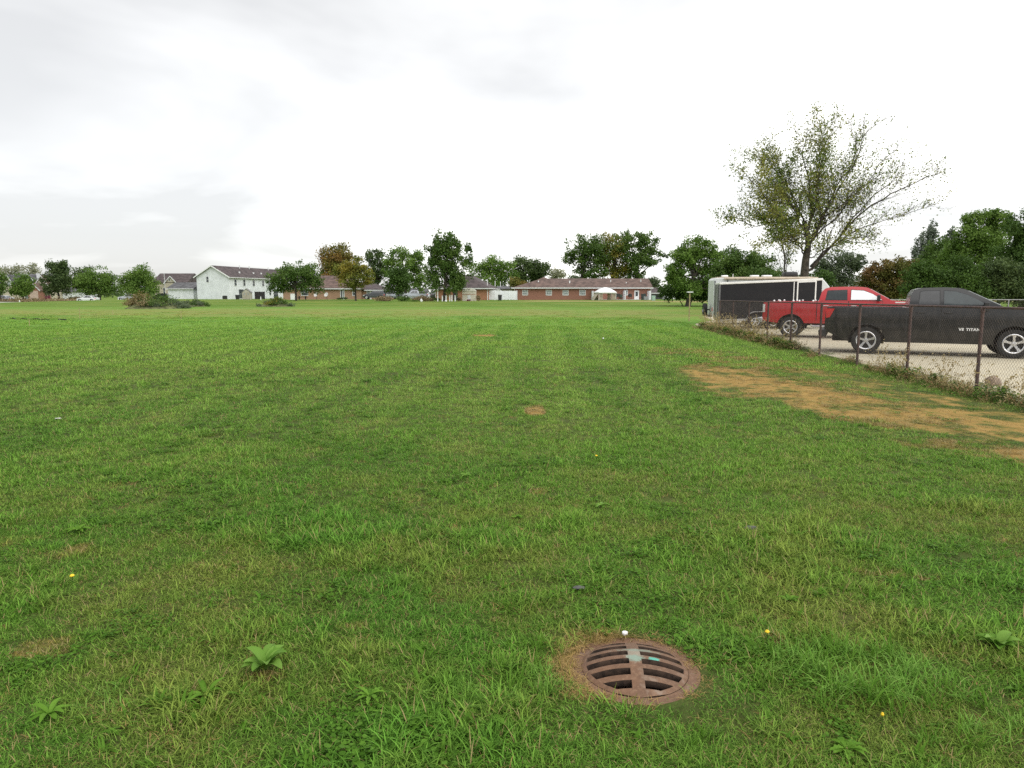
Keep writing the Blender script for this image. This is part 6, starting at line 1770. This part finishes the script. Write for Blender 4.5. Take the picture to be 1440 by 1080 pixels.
for (a, b, lab, nm) in (((14, 448.7), (68, 449.8), 'long black silt barrier strip lying on the grass at left', 'silt_barrier'), ((82, 449.9), (92.5, 450.3), 'short black scrap of silt barrier right of the long one', 'silt_barrier')):
    x0, y0 = G(*a); x1, y1 = G(*b); n = 16; pts = []
    mb = MB()
    for i in range(n+1):
        q = i/n; x = (x1-x0)*q; y = (y1-y0)*q+.1*sin(i*1.7); h = .055*(1+.5*sin(i*1.3))*(.4 if i in (0, n) else 1)
        mb.v += [(x, y-.02, -.02), (x, y-.05, h), (x, y+.02, h), (x, y+.06, -.02)]
    for i in range(n):
        for j in range(3): mb.f.append((4*i+j, 4*i+j+1, 4*i+j+5, 4*i+j+4))
    mb.f.append((0, 1, 2, 3)); mb.f.append((4*n+3, 4*n+2, 4*n+1, 4*n))
    small(nm, mb, dark_plastic, x0, y0, lab, 'silt barrier', 'black silt barrier strips')
earth_m = mat('bare_clod', (.2, .14, .08), .95, var=.3, vscale=9, bump=1)
def flatstone(px, py, s_, label, m_, cat, z=None):
    x, y = G(px, py); o = stone(px, y, s_, label, m_, cat); o.location = (x, y, gz(x, y)+s_[2]*.4+.02); return o
flatstone(82, 591, (.04, .03, .012), 'crumpled pale litter on the grass at left', pale_stone, 'litter')
flatstone(848, 478, (.03, .03, .03), 'tiny white ball in the mown grass', white_m, 'ball')
flatstone(1272, 520, (.12, .10, .17), 'pale upright stone at the foot of a fence post', pale_stone, 'stone')
flatstone(1396, 536, (.14, .10, .16), 'brown stone behind the fence wire at right', mat('brown_stone', (.25, .19, .14), .9, var=.2), 'stone')
o = stone(877.5, DRAIN[1]+.30, (.014, .011, .011), 'tiny white pebble on the straw behind the drain', white_m, 'pebble'); o.location = (U(877.5, 901, DRAIN[1]+.29), DRAIN[1]+.27, .04)
flatstone(1056, 747, (.045, .02, .014), 'dark grey scrap lying in the grass right of centre', mat('slate', (.09, .09, .085), .9), 'scrap')
flatstone(814, 832, (.035, .014, .010), 'small grey scrap in the grass above the drain', mat('slate', (.09, .09, .085), .9), 'scrap')

# broad leaved plants in the turf
def rosette(px, py, label, leaves, L, Wd, seed, mtl=None, cat='weed', up=.75, group=None, name='dandelion_plant', serr=0.):
    x, y = G(px, py); r = random.Random(seed); mb_v = []; mb_f = []; tt = []; k_ = .66 if mtl else .52; L *= k_; Wd *= k_
    for k in range(leaves):
        a = 2*pi*k/leaves+r.uniform(-.3, .3); el = r.uniform(up-.35, up+.25); ll = L*r.uniform(.7, 1.1); n = 9
        dx, dy = cos(a), sin(a); px_, pz = 0, 0; b = len(mb_v); e_ = el; tv = r.random()
        for i in range(n+1):
            q = i/n; wd = Wd*(sin(pi*min(1, q*.92+.06))**.8)*(1 + serr*(.45 if i % 2 else -.35))
            h = .3*wd
            mb_v += [(px_*dx-dy*wd/2, px_*dy+dx*wd/2, pz+h), (px_*dx, px_*dy, pz), (px_*dx+dy*wd/2, px_*dy-dx*wd/2, pz+h)]; tt += [tv, tv*.6+.4, tv]
            px_ += cos(e_)*ll/n; pz += sin(e_)*ll/n; e_ -= (.9+.5*r.random())*1.1/n
            pz = max(pz, .012)
        for i in range(n):
            for j in range(2): mb_f.append((b+3*i+j, b+3*i+j+1, b+3*i+j+4, b+3*i+j+3))
    o = link(name, np_mesh(name, mb_v, mb_f, tt), mtl or broad_blade, smooth=60); o.location = (x, y, gz(x, y)+.01)
    return tag(o, label, cat, group)
lime = blade_mat('lime_leaf', lawn=False, a=(.10, .23, .025), b=(.21, .36, .07), transl=.35, rough=.4)
rosette(374, 946, 'big bright green broad leaved rosette in the left foreground', 13, .23, .08, 1, lime, up=1.15, name='leafy_weed')
rosette(290, 985, 'grey green drooping broad leaved weed left of the bright rosette', 8, .15, .035, 2, broad_blade, name='leafy_weed')
rosette(70, 1010, 'dark leafy weed in the lower left corner area', 9, .13, .035, 3, broad_blade, name='leafy_weed')
rosette(1403, 915, 'bright green leafy weed at the right edge of the foreground', 11, .17, .075, 4, lime, up=1.0, name='leafy_weed')
rosette(520, 985, 'serrated dandelion rosette below the left of centre', 11, .11, .025, 5, broad_blade, serr=.7)
rosette(1190, 1060, 'flat dandelion rosette at the bottom right of the drain', 12, .13, .03, 6, broad_blade, serr=.7, up=.5)
rosette(655, 672, 'small bright weed tuft in the middle of the lawn', 9, .10, .03, 7, lime, name='leafy_weed')
rosette(845, 715, 'pale weed rosette up the lawn from the drain', 9, .11, .035, 8, lime, name='leafy_weed')
rosette(728, 730, 'small dark dandelion rosette in the mid lawn', 10, .09, .022, 9, broad_blade, serr=.6, up=.5)
rosette(600, 1010, 'wide dandelion rosette at the bottom centre of the lawn', 11, .12, .026, 10, broad_blade, serr=.7, up=.5)
rosette(110, 750, 'leafy weed patch high on the left side of the lawn', 10, .14, .04, 11, broad_blade, name='leafy_weed')
rosette(1110, 850, 'leafy weed between the drain and the bright right hand weed', 9, .11, .03, 12, broad_blade, name='leafy_weed')
yellow = mat('dandelion_yellow', (.8, .55, .02), .7, var=.1)
def flower(px, py, label, s_=.017):
    s_ *= .65
    x, y = G(px, py); root = empty('dandelion_flower', (x, y, gz(x, y)), 0, label, 'dandelion', 'yellow dandelion flowers in the lawn')
    MB().tube([(0, 0, 0), (.005, 0, .04), (.003, 0, .068)], .0022, 5).build('stem', grn_m, root)
    m = MB().lathe([(.001, .008), (s_*.5, .007), (s_, .0), (s_*.6, -.006), (.001, -.007)], 14, 'z', c=(.003, 0, .074)); m.build('flower_head', yellow, root)
flower(1077, 909, 'yellow dandelion flower right of the drain'); flower(838, 651, 'yellow dandelion flower in the middle of the lawn', .02); flower(102, 827, 'yellow dandelion flower at left in the lawn', .02)
flower(1238, 1030, 'small yellow flower at lower right of the lawn', .010)
# clump of coarse broad grass to the right of the drain, and smaller ones
def coarse():
    protos = [(np_mesh('clump', *tuft(300+i, 26, .07, .10, .22, .0075, .9, .02, 4)), broad_blade) for i in range(3)] + [(np_mesh('clump', *tuft(310+i, 26, .07, .08, .16, .006, 1.0, .05, 4)), blade_mat('lime_blade', lawn=False, a=(.12, .27, .035), b=(.26, .44, .09))) for i in range(2)]
    r = np.random.RandomState(21); pt = []; kd = []; sc = []
    def spot(px, py, rx, ry, n, s0, s1):
        cx, cy = G(px, py)
        for i in range(n):
            a = r.rand()*6.283; q = sqrt(r.rand()); x = cx+rx*q*cos(a); y = cy+ry*q*sin(a)
            if np.hypot(x-DRAIN[0], y-DRAIN[1]) < .38: continue
            pt.append((x, y, gz(x, y))); kd.append(r.randint(5) if r.rand() < .45 else 3+r.randint(2)); sc.append(1.2*r.uniform(s0, s1)*(1.1-.4*q))
    spot(1200, 955, .42, .32, 50, .6, 1.0); spot(1130, 925, .25, .2, 18, .5, .8); spot(730, 965, .16, .22, 16, .5, .75); spot(770, 915, .14, .12, 8, .4, .6)
    spot(230, 985, .4, .15, 14, .35, .6); spot(640, 1000, .3, .2, 12, .4, .6); spot(880, 640, .8, .9, 16, .4, .6); spot(720, 640, .7, .8, 20, .4, .65); spot(1000, 1050, .3, .1, 8, .4, .6)
    spot(420, 640, 1.6, 1.2, 26, .4, .7); spot(1250, 760, .8, .5, 18, .4, .65); spot(1330, 1010, .3, .2, 12, .5, .8); spot(150, 660, 1.2, 1.2, 20, .4, .65)
    n = len(pt)
    gn_scatter('coarse_grass', pt, kd, np.stack([(r.rand(n)-.5)*.4, (r.rand(n)-.5)*.4, r.rand(n)*6.28], 1), sc, protos, 'clumps of coarse broad bladed grass in the lawn', 'coarse grass')
coarse()
